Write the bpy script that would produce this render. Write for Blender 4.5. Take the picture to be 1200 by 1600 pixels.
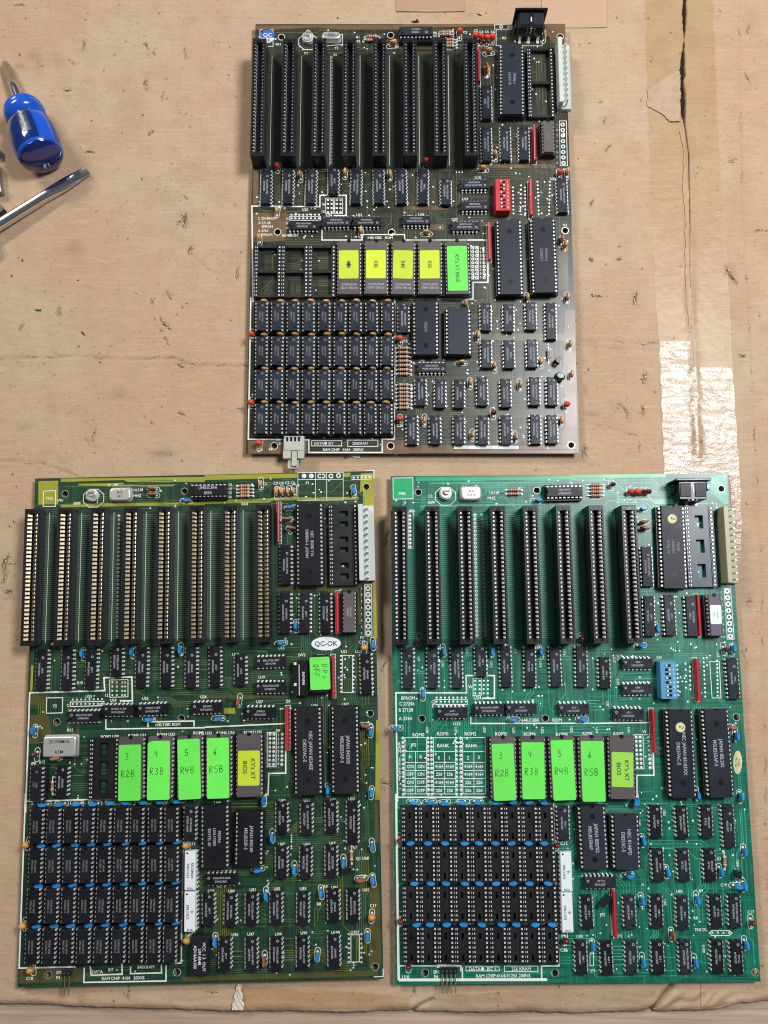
import bpy, bmesh, math, random
import numpy as np
from mathutils import Matrix, Vector

# ------------------------------------------------------------------ camera, world, lamps, exposure
for o in list(bpy.data.objects): bpy.data.objects.remove(o)
SC = bpy.context.scene
COL = SC.collection
F_PX, PITCH, ROLL, CAM_H = 1295.2, 0.1360, 0.0046, 526.8      # solved from the twelve board corners (mm)
_cp, _sp, _cr, _sr = math.cos(PITCH), math.sin(PITCH), math.cos(ROLL), math.sin(ROLL)
FW = Vector((0, _sp, -_cp)); UP0 = Vector((0, _cp, _sp)); RT0 = Vector((1, 0, 0))
RT = _cr*RT0 + _sr*UP0; UP = -_sr*RT0 + _cr*UP0
cam = bpy.data.cameras.new('camera'); camo = bpy.data.objects.new('camera', cam); COL.objects.link(camo)
camo.matrix_world = Matrix(((RT.x, UP.x, -FW.x, 0), (RT.y, UP.y, -FW.y, 0), (RT.z, UP.z, -FW.z, CAM_H/1000), (0, 0, 0, 1)))
cam.sensor_fit = 'VERTICAL'; cam.sensor_height = 24.0; cam.lens = F_PX/1600*24.0
cam.clip_start = 0.01; cam.clip_end = 50
SC.camera = camo
w = bpy.data.worlds.new('World'); SC.world = w; w.use_nodes = True
w.node_tree.nodes['Background'].inputs[0].default_value = (0.93, 0.96, 1.0, 1)
w.node_tree.nodes['Background'].inputs[1].default_value = 0.10
def area(name, loc, target, sx, sy, power, col):
    l = bpy.data.lights.new(name, 'AREA'); l.shape = 'RECTANGLE'; l.size = sx; l.size_y = sy
    l.energy = power; l.color = col
    o = bpy.data.objects.new(name, l); COL.objects.link(o); o.location = loc
    o.rotation_euler = (Vector(target)-Vector(loc)).to_track_quat('-Z', 'Y').to_euler()
    return o
area('ceiling_lamp', (0.60, 0.46, 1.15), (0.0, 0.10, 0), 0.40, 0.32, 18.2, (0.97, 0.98, 1.0))
area('ceiling_lamp', (-1.45, 1.55, 1.60), (-0.1, 0.1, 0), 0.8, 0.3, 37.0, (1.0, 0.94, 0.87))
SC.view_settings.view_transform = 'Standard'; SC.view_settings.look = 'None'
SC.view_settings.exposure = -0.03; SC.view_settings.gamma = 1.0
SC.render.resolution_x = 768; SC.render.resolution_y = 1024
SC.cycles.use_denoising = True; SC.cycles.pixel_filter_type = 'BLACKMAN_HARRIS'; SC.cycles.filter_width = 1.1

random.seed(7)
R = random.Random(11)

# ------------------------------------------------------------------ pixel -> place on a level plane (mm)
def U(px, py, z=0.0):
    d = FW + RT*((px-600)/F_PX) - UP*((py-800)/F_PX)
    t = (CAM_H - z)/(-d.z)
    return (d.x*t, d.y*t)
CROPS = {'A1': (370, 0, 4.444), 'A2': (630, 0, 4.444), 'A3': (370, 250, 4.444), 'A4': (630, 250, 4.444),
         'A5': (370, 460, 4.444), 'A6': (610, 460, 4.0),
         'B1': (20, 725, 4), 'B2': (310, 725, 4), 'B3': (20, 1000, 4), 'B4': (310, 1000, 4), 'B5': (20, 1240, 4), 'B6': (270, 1240, 3.529),
         'C1': (600, 725, 4), 'C2': (890, 725, 4), 'C3': (600, 1000, 4), 'C4': (900, 1000, 4), 'C5': (600, 1240, 4), 'C6': (860, 1240, 3.529)}
def P(crop, u, v):
    x, y, s = CROPS[crop]; return (x+u/s, y+v/s)

# ------------------------------------------------------------------ materials
def mat(name, col, rough=0.5, metal=0.0, spec=0.5, bump=0.0, bscale=800.0, var=0.0, dust=0.0, coat=0.0, grime=None):
    m = bpy.data.materials.new(name); m.use_nodes = True
    nt = m.node_tree; b = nt.nodes['Principled BSDF']
    b.inputs['Base Color'].default_value = (*col, 1); b.inputs['Roughness'].default_value = rough
    b.inputs['Metallic'].default_value = metal; b.inputs['Specular IOR Level'].default_value = spec
    if coat: b.inputs['Coat Weight'].default_value = coat; b.inputs['Coat Roughness'].default_value = 0.12
    N = lambda t: nt.nodes.new(t); L = nt.links.new
    tc = N('ShaderNodeTexCoord')
    src = None
    if var or dust:
        geo = N('ShaderNodeNewGeometry')
        n = N('ShaderNodeTexNoise'); n.inputs['Scale'].default_value = 90; n.inputs['Detail'].default_value = 5
        L(geo.outputs['Position'], n.inputs['Vector'])
        oi = N('ShaderNodeObjectInfo')
        add = N('ShaderNodeMath'); add.operation = 'ADD'; L(n.outputs['Fac'], add.inputs[0]); L(oi.outputs['Random'], add.inputs[1])
        mr = N('ShaderNodeMapRange'); L(add.outputs[0], mr.inputs[0]); mr.inputs[1].default_value = 0.35; mr.inputs[2].default_value = 1.65
        mr.inputs[3].default_value = 1-var; mr.inputs[4].default_value = 1+var
        mx = N('ShaderNodeVectorMath'); mx.operation = 'SCALE'; mx.inputs[0].default_value = col; L(mr.outputs[0], mx.inputs['Scale'])
        src = mx.outputs[0]
        if dust:
            n2 = N('ShaderNodeTexNoise'); n2.inputs['Scale'].default_value = 900; n2.inputs['Detail'].default_value = 6; n2.inputs['Roughness'].default_value = 0.75
            L(geo.outputs['Position'], n2.inputs['Vector'])
            r2 = N('ShaderNodeMapRange'); L(n2.outputs['Fac'], r2.inputs[0]); r2.inputs[1].default_value = 0.52; r2.inputs[2].default_value = 0.80
            r2.inputs[3].default_value = 0; r2.inputs[4].default_value = dust
            mix = N('ShaderNodeMix'); mix.data_type = 'RGBA'; L(r2.outputs[0], mix.inputs[0]); L(src, mix.inputs[6]); mix.inputs[7].default_value = (0.34, 0.31, 0.27, 1)
            src = mix.outputs[2]
        L(src, b.inputs['Base Color'])
        rr = N('ShaderNodeMapRange'); L(n.outputs['Fac'], rr.inputs[0]); rr.inputs[3].default_value = max(0.05, rough-0.12); rr.inputs[4].default_value = min(1, rough+0.12)
        L(rr.outputs[0], b.inputs['Roughness'])
    if bump:
        nb = N('ShaderNodeTexNoise'); nb.inputs['Scale'].default_value = bscale; nb.inputs['Detail'].default_value = 3
        L(tc.outputs['Object'], nb.inputs['Vector'])
        bp = N('ShaderNodeBump'); bp.inputs['Strength'].default_value = bump; bp.inputs['Distance'].default_value = 0.0002
        L(nb.outputs['Fac'], bp.inputs['Height']); L(bp.outputs[0], b.inputs['Normal'])
    return m
M = {}
M['chip'] = mat('black_moulded_plastic', (0.012, 0.013, 0.016), 0.38, spec=0.22, var=0.35, dust=0.03, bump=0.25, bscale=2500)
M['chip_grey'] = mat('charcoal_moulded_plastic', (0.019, 0.023, 0.033), 0.38, spec=0.22, var=0.30, dust=0.03, bump=0.25, bscale=2500)
M['recess_shade'] = mat('polished_mark_and_recess_shade', (0.008, 0.008, 0.009), 0.22)  # near-black colour stands for shade in dimples, wells, slots and openings
M['ceramic'] = mat('brown_grey_ceramic', (0.085, 0.070, 0.072), 0.55, var=0.2, bump=0.2, bscale=2000)
M['ceramic_purple'] = mat('purple_ceramic', (0.11, 0.085, 0.14), 0.5, var=0.15)
M['socket'] = mat('black_socket_plastic', (0.010, 0.010, 0.012), 0.40, var=0.3, dust=0.06)
M['socket_grey'] = mat('slate_socket_plastic', (0.060, 0.075, 0.105), 0.33, var=0.15, dust=0.08)
M['slot'] = mat('black_slot_plastic', (0.013, 0.012, 0.018), 0.36, spec=0.4, var=0.3, dust=0.04)
M['tin'] = mat('tinned_metal', (0.86, 0.86, 0.85), 0.36, metal=0.35)
M['solder'] = mat('solder', (0.76, 0.79, 0.78), 0.42, metal=0.45)
M['gold'] = mat('worn_gold_contact', (0.88, 0.76, 0.52), 0.33, metal=1.0)
M['steel'] = mat('chrome_steel', (0.74, 0.76, 0.79), 0.16, metal=1.0, bump=0.05, bscale=600)
M['can'] = mat('nickel_can', (0.68, 0.67, 0.64), 0.34, metal=0.6, bump=0.08, bscale=900)
M['ink'] = mat('pale_chip_ink', (0.36, 0.38, 0.41), 0.7)
M['ink_dim'] = mat('faded_chip_ink', (0.20, 0.21, 0.23), 0.7)
M['ink_white'] = mat('white_ink', (0.72, 0.74, 0.75), 0.6)
M['pen'] = mat('black_pen', (0.012, 0.012, 0.012), 0.5)
M['silk'] = mat('white_silkscreen_ink', (0.76, 0.79, 0.74), 0.55)
M['red'] = mat('red_epoxy', (0.52, 0.022, 0.035), 0.34, var=0.12, coat=0.2)
M['red_switch'] = mat('red_switch_plastic', (0.60, 0.030, 0.040), 0.38, var=0.08)
M['blue_switch'] = mat('blue_switch_plastic', (0.075, 0.29, 0.50), 0.36, var=0.08)
M['white_plastic'] = mat('white_plastic', (0.66, 0.67, 0.62), 0.42, var=0.06)
M['pale_plastic'] = mat('milky_nylon', (0.56, 0.61, 0.57), 0.38, var=0.06)
M['plug'] = mat('grey_beige_nylon', (0.43, 0.44, 0.38), 0.45, var=0.08, dust=0.1)
M['tan_plastic'] = mat('aged_nylon', (0.40, 0.37, 0.24), 0.42, var=0.06)
M['tant_red'] = mat('vermilion_bead', (0.62, 0.055, 0.022), 0.36, var=0.12)
M['tant_dark'] = mat('dark_red_bead', (0.13, 0.010, 0.014), 0.18, var=0.2, coat=0.4)
M['tant_gold'] = mat('amber_bead', (0.56, 0.28, 0.06), 0.40, var=0.15)
M['disc_tan'] = mat('tan_disc', (0.58, 0.31, 0.11), 0.5, var=0.22)
M['disc_brown'] = mat('brown_disc', (0.34, 0.115, 0.055), 0.48, var=0.15)
M['cap_blue'] = mat('bright_blue_epoxy', (0.018, 0.25, 0.60), 0.30, var=0.15, coat=0.3)
M['green_film'] = mat('dark_green_capacitor', (0.006, 0.055, 0.022), 0.22, coat=0.5)
M['beige'] = mat('beige_resistor', (0.56, 0.38, 0.25), 0.5, var=0.12)
M['band_brown'] = mat('resistor_band', (0.20, 0.05, 0.02), 0.5)
M['sticker_green'] = mat('green_paper_label', (0.135, 0.78, 0.085), 0.60, var=0.13, dust=0.04, bump=0.35, bscale=260)
M['sticker_yellow'] = mat('yellow_paper_label', (0.56, 0.70, 0.025), 0.58, var=0.13, dust=0.03, bump=0.35, bscale=260)
M['sticker_lime'] = mat('yellow_green_paper_label', (0.29, 0.66, 0.06), 0.6, var=0.08, dust=0.05)
M['sticker_white'] = mat('white_paper_label', (0.72, 0.77, 0.80), 0.6)
M['sticker_cream'] = mat('cream_paper_label', (0.62, 0.60, 0.32), 0.6)
M['sticker_blue'] = mat('blue_paper_label', (0.02, 0.12, 0.48), 0.5)
M['black_gloss'] = mat('black_gloss_plastic', (0.012, 0.012, 0.014), 0.28, var=0.2, dust=0.05)
M['handle_blue'] = mat('blue_handle_plastic', (0.012, 0.095, 0.58), 0.20, coat=0.6)
M['handle_clear'] = mat('deep_blue_clear_plastic', (0.004, 0.022, 0.15), 0.10, coat=0.8)
M['paper'] = mat('white_paper_scrap', (0.70, 0.70, 0.66), 0.7)
M['grey_metal'] = mat('dull_grey_metal', (0.34, 0.35, 0.36), 0.40, metal=0.8)
M['dirt_dark'] = mat('dark_fleck', (0.022, 0.016, 0.012), 0.8)  # dark colour of the dirt itself

def pcb_mat(name, base, dark, rough, spec):
    m = bpy.data.materials.new(name); m.use_nodes = True; nt = m.node_tree; b = nt.nodes['Principled BSDF']
    N = lambda t: nt.nodes.new(t); L = nt.links.new
    tc = N('ShaderNodeTexCoord')
    def stripes(sx, sy, seed):
        mp = N('ShaderNodeMapping'); L(tc.outputs['Object'], mp.inputs[0]); mp.inputs['Scale'].default_value = (sx, sy, 1); mp.inputs['Location'].default_value = (seed, seed*1.7, 0)
        n = N('ShaderNodeTexNoise'); n.inputs['Scale'].default_value = 1; n.inputs['Detail'].default_value = 1; L(mp.outputs[0], n.inputs[0]); return n
    n1 = stripes(25, 900, 3.1); n2 = stripes(800, 30, 7.3); n3 = stripes(28, 28, 1.2)
    mx = N('ShaderNodeMix'); mx.data_type = 'FLOAT'
    sel = N('ShaderNodeMapRange'); L(n3.outputs['Fac'], sel.inputs[0]); sel.inputs[1].default_value = 0.46; sel.inputs[2].default_value = 0.54
    L(sel.outputs[0], mx.inputs[0]); L(n1.outputs['Fac'], mx.inputs[2]); L(n2.outputs['Fac'], mx.inputs[3])
    rg = N('ShaderNodeMapRange'); L(mx.outputs[0], rg.inputs[0]); rg.inputs[1].default_value = 0.42; rg.inputs[2].default_value = 0.60
    mc = N('ShaderNodeMix'); mc.data_type = 'RGBA'; L(rg.outputs[0], mc.inputs[0]); mc.inputs[6].default_value = (*dark, 1); mc.inputs[7].default_value = (*base, 1)
    n4 = N('ShaderNodeTexNoise'); n4.inputs['Scale'].default_value = 700; n4.inputs['Detail'].default_value = 6; n4.inputs['Roughness'].default_value = 0.8; L(tc.outputs['Object'], n4.inputs[0])
    r4 = N('ShaderNodeMapRange'); L(n4.outputs['Fac'], r4.inputs[0]); r4.inputs[1].default_value = 0.55; r4.inputs[2].default_value = 0.9; r4.inputs[4].default_value = 0.10
    md = N('ShaderNodeMix'); md.data_type = 'RGBA'; L(r4.outputs[0], md.inputs[0]); L(mc.outputs[2], md.inputs[6]); md.inputs[7].default_value = (0.30, 0.29, 0.24, 1)
    L(md.outputs[2], b.inputs['Base Color'])
    rr = N('ShaderNodeMapRange'); L(n3.outputs['Fac'], rr.inputs[0]); rr.inputs[3].default_value = rough-0.1; rr.inputs[4].default_value = rough+0.12; L(rr.outputs[0], b.inputs['Roughness'])
    b.inputs['Specular IOR Level'].default_value = spec
    bp = N('ShaderNodeBump'); bp.inputs['Strength'].default_value = 0.35; bp.inputs['Distance'].default_value = 0.00006
    L(mx.outputs[0], bp.inputs['Height']); L(bp.outputs[0], b.inputs['Normal'])
    return m
M['maskA'] = pcb_mat('olive_black_solder_mask', (0.042, 0.046, 0.022), (0.016, 0.023, 0.012), 0.30, 0.7)
M['traceA'] = mat('masked_copper_grey_green', (0.115, 0.110, 0.062), 0.30, spec=0.7, var=0.25)
M['pourA'] = mat('masked_copper_brown', (0.165, 0.100, 0.050), 0.30, spec=0.7, var=0.18, dust=0.12)
M['maskB'] = pcb_mat('dark_green_solder_mask', (0.018, 0.066, 0.030), (0.008, 0.034, 0.018), 0.33, 0.6)
M['traceB'] = mat('masked_copper_green', (0.085, 0.150, 0.050), 0.34, spec=0.6, var=0.2)
M['pourB'] = mat('masked_copper_olive', (0.29, 0.29, 0.028), 0.34, spec=0.6, var=0.14, dust=0.08)
M['pourB2'] = mat('masked_copper_dark_olive', (0.070, 0.064, 0.020), 0.34, spec=0.6, var=0.2, dust=0.08)
M['maskC'] = pcb_mat('emerald_solder_mask', (0.007, 0.175, 0.105), (0.003, 0.095, 0.062), 0.33, 0.6)
M['traceC'] = mat('masked_copper_light_green', (0.042, 0.31, 0.205), 0.33, spec=0.6, var=0.15)
M['pourC'] = mat('masked_copper_vivid_green', (0.006, 0.36, 0.13), 0.33, spec=0.6, var=0.1)
M['laneA'] = mat('masked_bus_copper_grey', (0.085, 0.092, 0.060), 0.29, spec=0.8, var=0.2)
M['laneB'] = mat('masked_bus_copper_glimmer', (0.17, 0.26, 0.17), 0.30, spec=0.8, var=0.2)  # paler base colour stands in for the glimmer on the bus traces
M['laneC'] = mat('masked_bus_copper_mint_glimmer', (0.10, 0.42, 0.31), 0.30, spec=0.7, var=0.15)  # mint lightened too: sheen of the bus traces put into the colour
M['traceA2'] = mat('masked_copper_tan', (0.165, 0.118, 0.065), 0.30, spec=0.7, var=0.2)
M['traceB2'] = mat('masked_copper_olive_trace', (0.175, 0.185, 0.035), 0.32, spec=0.6, var=0.2)
M['traceC2'] = mat('masked_copper_mint_trace', (0.07, 0.38, 0.27), 0.32, spec=0.6, var=0.15)
M['edge'] = mat('fibreglass_edge', (0.05, 0.085, 0.05), 0.6)

# ------------------------------------------------------------------ mesh helper
_tc = {}
def textmesh(s):
    """2-D glyph faces of a string, cap height 1, centred"""
    if s in _tc: return _tc[s]
    cu = bpy.data.curves.new('t', 'FONT'); cu.body = s; cu.resolution_u = 2; cu.size = 1.0; cu.offset = 0.014; cu.align_x = 'CENTER'
    ob = bpy.data.objects.new('t', cu)
    me = ob.to_mesh()
    k = 1/0.70
    vs = [(v.co.x*k, v.co.y*k) for v in me.vertices]; fs = [tuple(p.vertices) for p in me.polygons]
    ob.to_mesh_clear(); bpy.data.objects.remove(ob); bpy.data.curves.remove(cu)
    if vs:
        cx = (min(v[0] for v in vs)+max(v[0] for v in vs))/2
        vs = [(x-cx, y-0.5) for x, y in vs]
    _tc[s] = (vs, fs); return _tc[s]

class MB:
    def __init__(s): s.v = []; s.f = []; s.m = []; s.mi = 0; s.sm = []; s.k = 0
    def add(s, vs, fs, smooth=False):
        n = len(s.v); s.v += [tuple(p) for p in vs]; s.f += [tuple(i+n for i in f) for f in fs]
        s.m += [s.mi]*len(fs); s.sm += [smooth]*len(fs); return s
    def box(s, x0, x1, y0, y1, z0, z1, t=0.0):
        a = t
        vs = [(x0, y0, z0), (x1, y0, z0), (x1, y1, z0), (x0, y1, z0), (x0+a, y0+a, z1), (x1-a, y0+a, z1), (x1-a, y1-a, z1), (x0+a, y1-a, z1)]
        return s.add(vs, [(3, 2, 1, 0), (4, 5, 6, 7), (0, 1, 5, 4), (1, 2, 6, 5), (2, 3, 7, 6), (3, 0, 4, 7)])
    def rbox(s, x0, x1, y0, y1, z0, z1, b=0.3):
        """box with chamfered top and upright edges"""
        def o(i, z): return [(x0+i+b, y0+i, z), (x1-i-b, y0+i, z), (x1-i, y0+i+b, z), (x1-i, y1-i-b, z), (x1-i-b, y1-i, z), (x0+i+b, y1-i, z), (x0+i, y1-i-b, z), (x0+i, y0+i+b, z)]
        return s.loft([o(0, z0), o(0, z1-b), o(b*0.8, z1)])
    def loft(s, rings, smooth=False, cap0=True, cap1=True):
        n = len(rings[0]); vs = [p for r in rings for p in r]; fs = []
        for k in range(len(rings)-1):
            for i in range(n):
                j = (i+1) % n; fs.append((k*n+i, k*n+j, (k+1)*n+j, (k+1)*n+i))
        s.add(vs, fs, smooth)
        if cap0: s.add(rings[0], [tuple(range(n-1, -1, -1))])
        if cap1: s.add(rings[-1], [tuple(range(n))])
        return s
    def tube(s, p, q, r, n=8, r2=None, smooth=True):
        p = Vector(p); q = Vector(q); d = (q-p).normalized(); r2 = r if r2 is None else r2
        a = d.orthogonal().normalized(); b = d.cross(a)
        c = [(math.cos(6.28318*i/n), math.sin(6.28318*i/n)) for i in range(n)]
        return s.loft([[p+r*(a*x+b*y) for x, y in c], [q+r2*(a*x+b*y) for x, y in c]], smooth)
    def ball(s, cx, cy, cz, rx, ry, rz, n=10, m=6, p=1.0):
        rings = []
        for k in range(1, m):
            t = math.pi*k/m; z = -math.cos(t); r = math.sin(t)**p
            rings.append([(cx+rx*r*math.cos(6.28318*i/n), cy+ry*r*math.sin(6.28318*i/n), cz+rz*z) for i in range(n)])
        return s.loft(rings, True)
    def disc(s, x, y, r, z, n=8, dome=0.0):
        vs = [(x+r*math.cos(6.28318*i/n), y+r*math.sin(6.28318*i/n), z) for i in range(n)]
        if dome:
            return s.add(vs+[(x, y, z+dome)], [(i, (i+1) % n, n) for i in range(n)], True)
        return s.add(vs, [tuple(range(n))])
    def ring(s, x, y, r0, r1, z, n=10):
        vs = [(x+r*math.cos(6.28318*i/n), y+r*math.sin(6.28318*i/n), z) for r in (r0, r1) for i in range(n)]
        return s.add(vs, [(i, n+i, n+(i+1) % n, (i+1) % n) for i in range(n)])
    def poly(s, pts, z): return s.add([(x, y, z) for x, y in pts], [tuple(range(len(pts)))])
    def line(s, pts, w, z, closed=False):
        pts = [Vector(p) for p in pts]; n = len(pts); L_ = []; h = w/2
        for i in range(n):
            a = pts[i-1] if (i > 0 or closed) else None; b = pts[(i+1) % n] if (i < n-1 or closed) else None
            d1 = (pts[i]-a).normalized() if a is not None else None; d2 = (b-pts[i]).normalized() if b is not None else None
            if d1 is None: d1 = d2
            if d2 is None: d2 = d1
            n1 = Vector((-d1.y, d1.x)); n2 = Vector((-d2.y, d2.x)); mm = n1+n2
            if mm.length < 1e-4: mm = n1
            mm = mm.normalized(); k = h/max(0.35, mm.dot(n1)); L_.append((pts[i]+mm*k, pts[i]-mm*k))
        vs = [(p.x, p.y, z) for pr in L_ for p in pr]
        fs = [(2*i, 2*i+1, 2*((i+1) % n)+1, 2*((i+1) % n)) for i in range(n if closed else n-1)]
        return s.add(vs, fs)
    def text(s, t, x, y, h, rot, z, sx=1.0):
        vs, fs = textmesh(t); c, q = math.cos(rot), math.sin(rot)
        return s.add([(x+h*(sx*a*c-b*q), y+h*(sx*a*q+b*c), z) for a, b in vs], fs)
    def zz(s):
        s.k += 1; return (s.k % 37)*0.0025
    def mesh(s, name, mats):
        me = bpy.data.meshes.new(name)
        me.from_pydata([(x*0.001, y*0.001, z*0.001) for x, y, z in s.v], [], s.f)
        for m_ in (mats if isinstance(mats, (list, tuple)) else [mats]): me.materials.append(M[m_] if isinstance(m_, str) else m_)
        me.polygons.foreach_set('material_index', s.m); me.polygons.foreach_set('use_smooth', s.sm)
        me.update(); return me
def obj(name, me, parent=None, loc=(0, 0, 0), rz=0.0, kind=None):
    o = bpy.data.objects.new(name, me); COL.objects.link(o)
    if parent is not None: o.parent = parent
    o.location = (loc[0]/1000, loc[1]/1000, loc[2]/1000); o.rotation_euler = (0, 0, rz)
    if kind: o['kind'] = kind
    return o
def tag(o, label, cat, group=None, kind=None):
    o['label'] = label
    if cat: o['category'] = cat
    if group: o['group'] = group
    if kind: o['kind'] = kind
    return o
_mc = {}
def cached(key, fn):
    if key not in _mc: _mc[key] = fn()
    return _mc[key]

# ------------------------------------------------------------------ the setting: bench, cardboard, tape
def interp(tab, t):
    xs = [a for a, b in tab]; ys = [b for a, b in tab]; return np.interp(t, xs, ys)
SEAM = [(-400, 1070), (0, 1070), (60, 1069), (120, 1066), (180, 1068), (240, 1076), (350, 1078), (480, 1078), (560, 1084), (745, 1090), (1600, 1095), (2000, 1097)]
GAP = [(-400, 8), (0, 7), (40, 6.5), (56, 4), (62, 2.2), (68, 4.5), (80, 4), (95, 8), (119, 11), (122, 5), (126, 6), (140, 9.5), (160, 10), (178, 8), (192, 3), (215, 2.4), (300, 2.0), (420, 1.0), (500, 0.8), (760, 0.3), (2000, 0.2)]
BOTTOM = [(-400, 1568), (0, 1570), (120, 1574), (300, 1579), (500, 1583), (640, 1581), (760, 1584), (900, 1585), (1020, 1582), (1120, 1580), (1160, 1568), (1200, 1566), (1700, 1560)]
def cardboard_material():
    m = bpy.data.materials.new('worn_cardboard'); m.use_nodes = True; nt = m.node_tree; b = nt.nodes['Principled BSDF']
    N = lambda t: nt.nodes.new(t); L = nt.links.new
    geo = N('ShaderNodeNewGeometry')
    def noise(scale, detail=4, rough=0.5, sc=(1, 1, 1)):
        mp = N('ShaderNodeMapping'); L(geo.outputs['Position'], mp.inputs[0]); mp.inputs['Scale'].default_value = sc
        n = N('ShaderNodeTexNoise'); n.inputs['Scale'].default_value = scale; n.inputs['Detail'].default_value = detail; n.inputs['Roughness'].default_value = rough
        L(mp.outputs[0], n.inputs[0]); return n.outputs['Fac']
    def rng(s_, a, b_, c=0.0, d=1.0):
        r = N('ShaderNodeMapRange'); L(s_, r.inputs[0]); r.inputs[1].default_value = a; r.inputs[2].default_value = b_; r.inputs[3].default_value = c; r.inputs[4].default_value = d; return r.outputs[0]
    def mix(f, a, b_):
        x = N('ShaderNodeMix'); x.data_type = 'RGBA'
        L(f, x.inputs[0])
        for i, q in ((6, a), (7, b_)):
            if isinstance(q, tuple): x.inputs[i].default_value = (*q, 1)
            else: L(q, x.inputs[i])
        return x.outputs[2]
    c = mix(rng(noise(9, 5, 0.6), 0.40, 0.60), (0.485, 0.315, 0.198), (0.485, 0.368, 0.236))
    c = mix(rng(noise(60, 5, 0.7), 0.42, 0.74, 0, 0.75), c, (0.405, 0.272, 0.175))
    c = mix(rng(noise(24, 5, 0.65), 0.50, 0.66, 0, 0.6), c, (0.43, 0.285, 0.18))
    c = mix(rng(noise(50, 4, 0.7, (1, 12, 1)), 0.48, 0.72, 0, 0.45), c, (0.58, 0.455, 0.32))
    c = mix(rng(noise(60, 4, 0.7, (14, 1, 1)), 0.55, 0.80, 0, 0.30), c, (0.42, 0.305, 0.21))
    c = mix(rng(noise(420, 5, 0.75), 0.58, 0.70, 0, 0.85), c, (0.23, 0.150, 0.095))
    v = N('ShaderNodeTexVoronoi'); v.inputs['Scale'].default_value = 140
    nv = N('ShaderNodeTexNoise'); nv.inputs['Scale'].default_value = 700; L(geo.outputs['Position'], nv.inputs[0])
    vm = N('ShaderNodeVectorMath'); vm.operation = 'MULTIPLY_ADD'; L(nv.outputs['Color'], vm.inputs[0]); vm.inputs[1].default_value = (.003, .003, .003); L(geo.outputs['Position'], vm.inputs[2]); L(vm.outputs[0], v.inputs['Vector'])
    sp = N('ShaderNodeSeparateColor'); L(v.outputs['Color'], sp.inputs[0])
    keep = rng(sp.outputs[0], 0.80, 0.81); near = rng(v.outputs['Distance'], 0.03, 0.16, 0.85, 0)
    mu = N('ShaderNodeMath'); mu.operation = 'MULTIPLY'; L(keep, mu.inputs[0]); L(near, mu.inputs[1])
    c = mix(mu.outputs[0], c, (0.06, 0.042, 0.028))
    at = N('ShaderNodeAttribute'); at.attribute_name = 'wear'
    c = mix(at.outputs['Fac'], c, (0.075, 0.048, 0.030))
    at2 = N('ShaderNodeAttribute'); at2.attribute_name = 'smudge'
    c = mix(at2.outputs['Fac'], c, (0.115, 0.095, 0.085))
    L(c, b.inputs['Base Color']); b.inputs['Roughness'].default_value = 0.78; b.inputs['Specular IOR Level'].default_value = 0.25
    bp = N('ShaderNodeBump'); bp.inputs['Strength'].default_value = 0.8; bp.inputs['Distance'].default_value = 0.0005
    ad = N('ShaderNodeMath'); ad.operation = 'ADD'; L(noise(230, 5, 0.7), ad.inputs[0]); L(noise(35, 3, 0.6), ad.inputs[1]); L(ad.outputs[0], bp.inputs['Height'])
    L(bp.outputs[0], b.inputs['Normal'])
    return m
M['card'] = cardboard_material()
# gashes seen in the photograph: pixel, angle, half length px, half width px, depth mm
GASH = [(130, 72, 1.5, 11, 2), (112, 97, 2.2, 7, 2), (229, 72, -0.9, 8, 2), (240, 83, -1.0, 5, 2), (289, 82, 1.5, 10, 2), (105, 140, .2, 7, 4), (228, 132, 1.7, 10, 4),
        (254, 150, 1.5, 10, 1.5), (140, 238, .1, 9, 3), (235, 207, .6, 6, 4), (287, 345, 1.8, 12, 4), (290, 308, -.9, 5, 2), (297, 390, 1.2, 7, 5), (263, 460, -1.2, 9, 2),
        (371, 427, 1.3, 12, 2.5), (257, 505, -1, 14, 3), (260, 533, -.9, 9, 2), (91, 486, 1.5, 8, 4), (33, 512, 1.2, 8, 2.5), (283, 646, -.6, 8, 2.5), (237, 660, -.8, 4, 2), (280, 570, -.4, 8, 3),
        (147, 680, 1.5, 14, 1.2), (975, 640, -1.1, 16, 2), (1005, 640, 1.4, 8, 2), (932, 463, .1, 9, 3), (993, 467, 1.2, 10, 3), (1007, 590, 1.3, 10, 4), (945, 188, 1.4, 8, 2), (938, 160, .4, 5, 2),
        (1170, 45, 1.2, 8, 2), (1168, 120, -1.3, 12, 1.5), (1143, 430, -1.2, 18, 4), (950, 232, .8, 8, 3), (967, 405, .2, 5, 2.5), (923, 407, -.9, 5, 2.5), (1160, 556, .2, 6, 3), (915, 705, -1.2, 12, 1.5),
        (1000, 700, 1.5, 7, 1.5), (8, 880, 1.3, 16, 4), (6, 905, 1.0, 9, 3), (12, 925, .1, 8, 3), (540, 715, .1, 6, 2), (648, 1548, 1.4, 8, 2), (760, 1538, .3, 7, 1.5),
        (1152, 1260, 1.2, 8, 1.5), (1158, 1130, 1.5, 7, 1.5), (1165, 1020, 1.5, 10, 1.2), (1172, 940, .3, 6, 2), (600, 1040, 1.3, 10, 2), (599, 1225, .2, 12, 2), (605, 840, 1.4, 14, 2),
        (1190, 360, .2, 14, 2), (1145, 250, .3, 8, 2), (40, 1548, .2, 10, 2), (200, 1548, 1.5, 12, 1.5), (330, 1550, .1, 10, 2)]
CREASE = [([(-400, 562), (0, 560), (120, 556), (200, 561), (270, 559), (300, 570), (390, 572)], 0.35), ([(0, 720), (60, 722), (115, 741)], 0.3), ([(270, 610), (390, 640)], 0.12),
          ([(900, 532), (1030, 536)], 0.3), ([(910, 540), (1030, 548)], 0.15), ([(900, 655), (990, 680)], 0.12), ([(1155, 0), (1160, 300), (1190, 900), (1200, 1400)], 0.15), ([(300, 400), (395, 470)], 0.1)]
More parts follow.
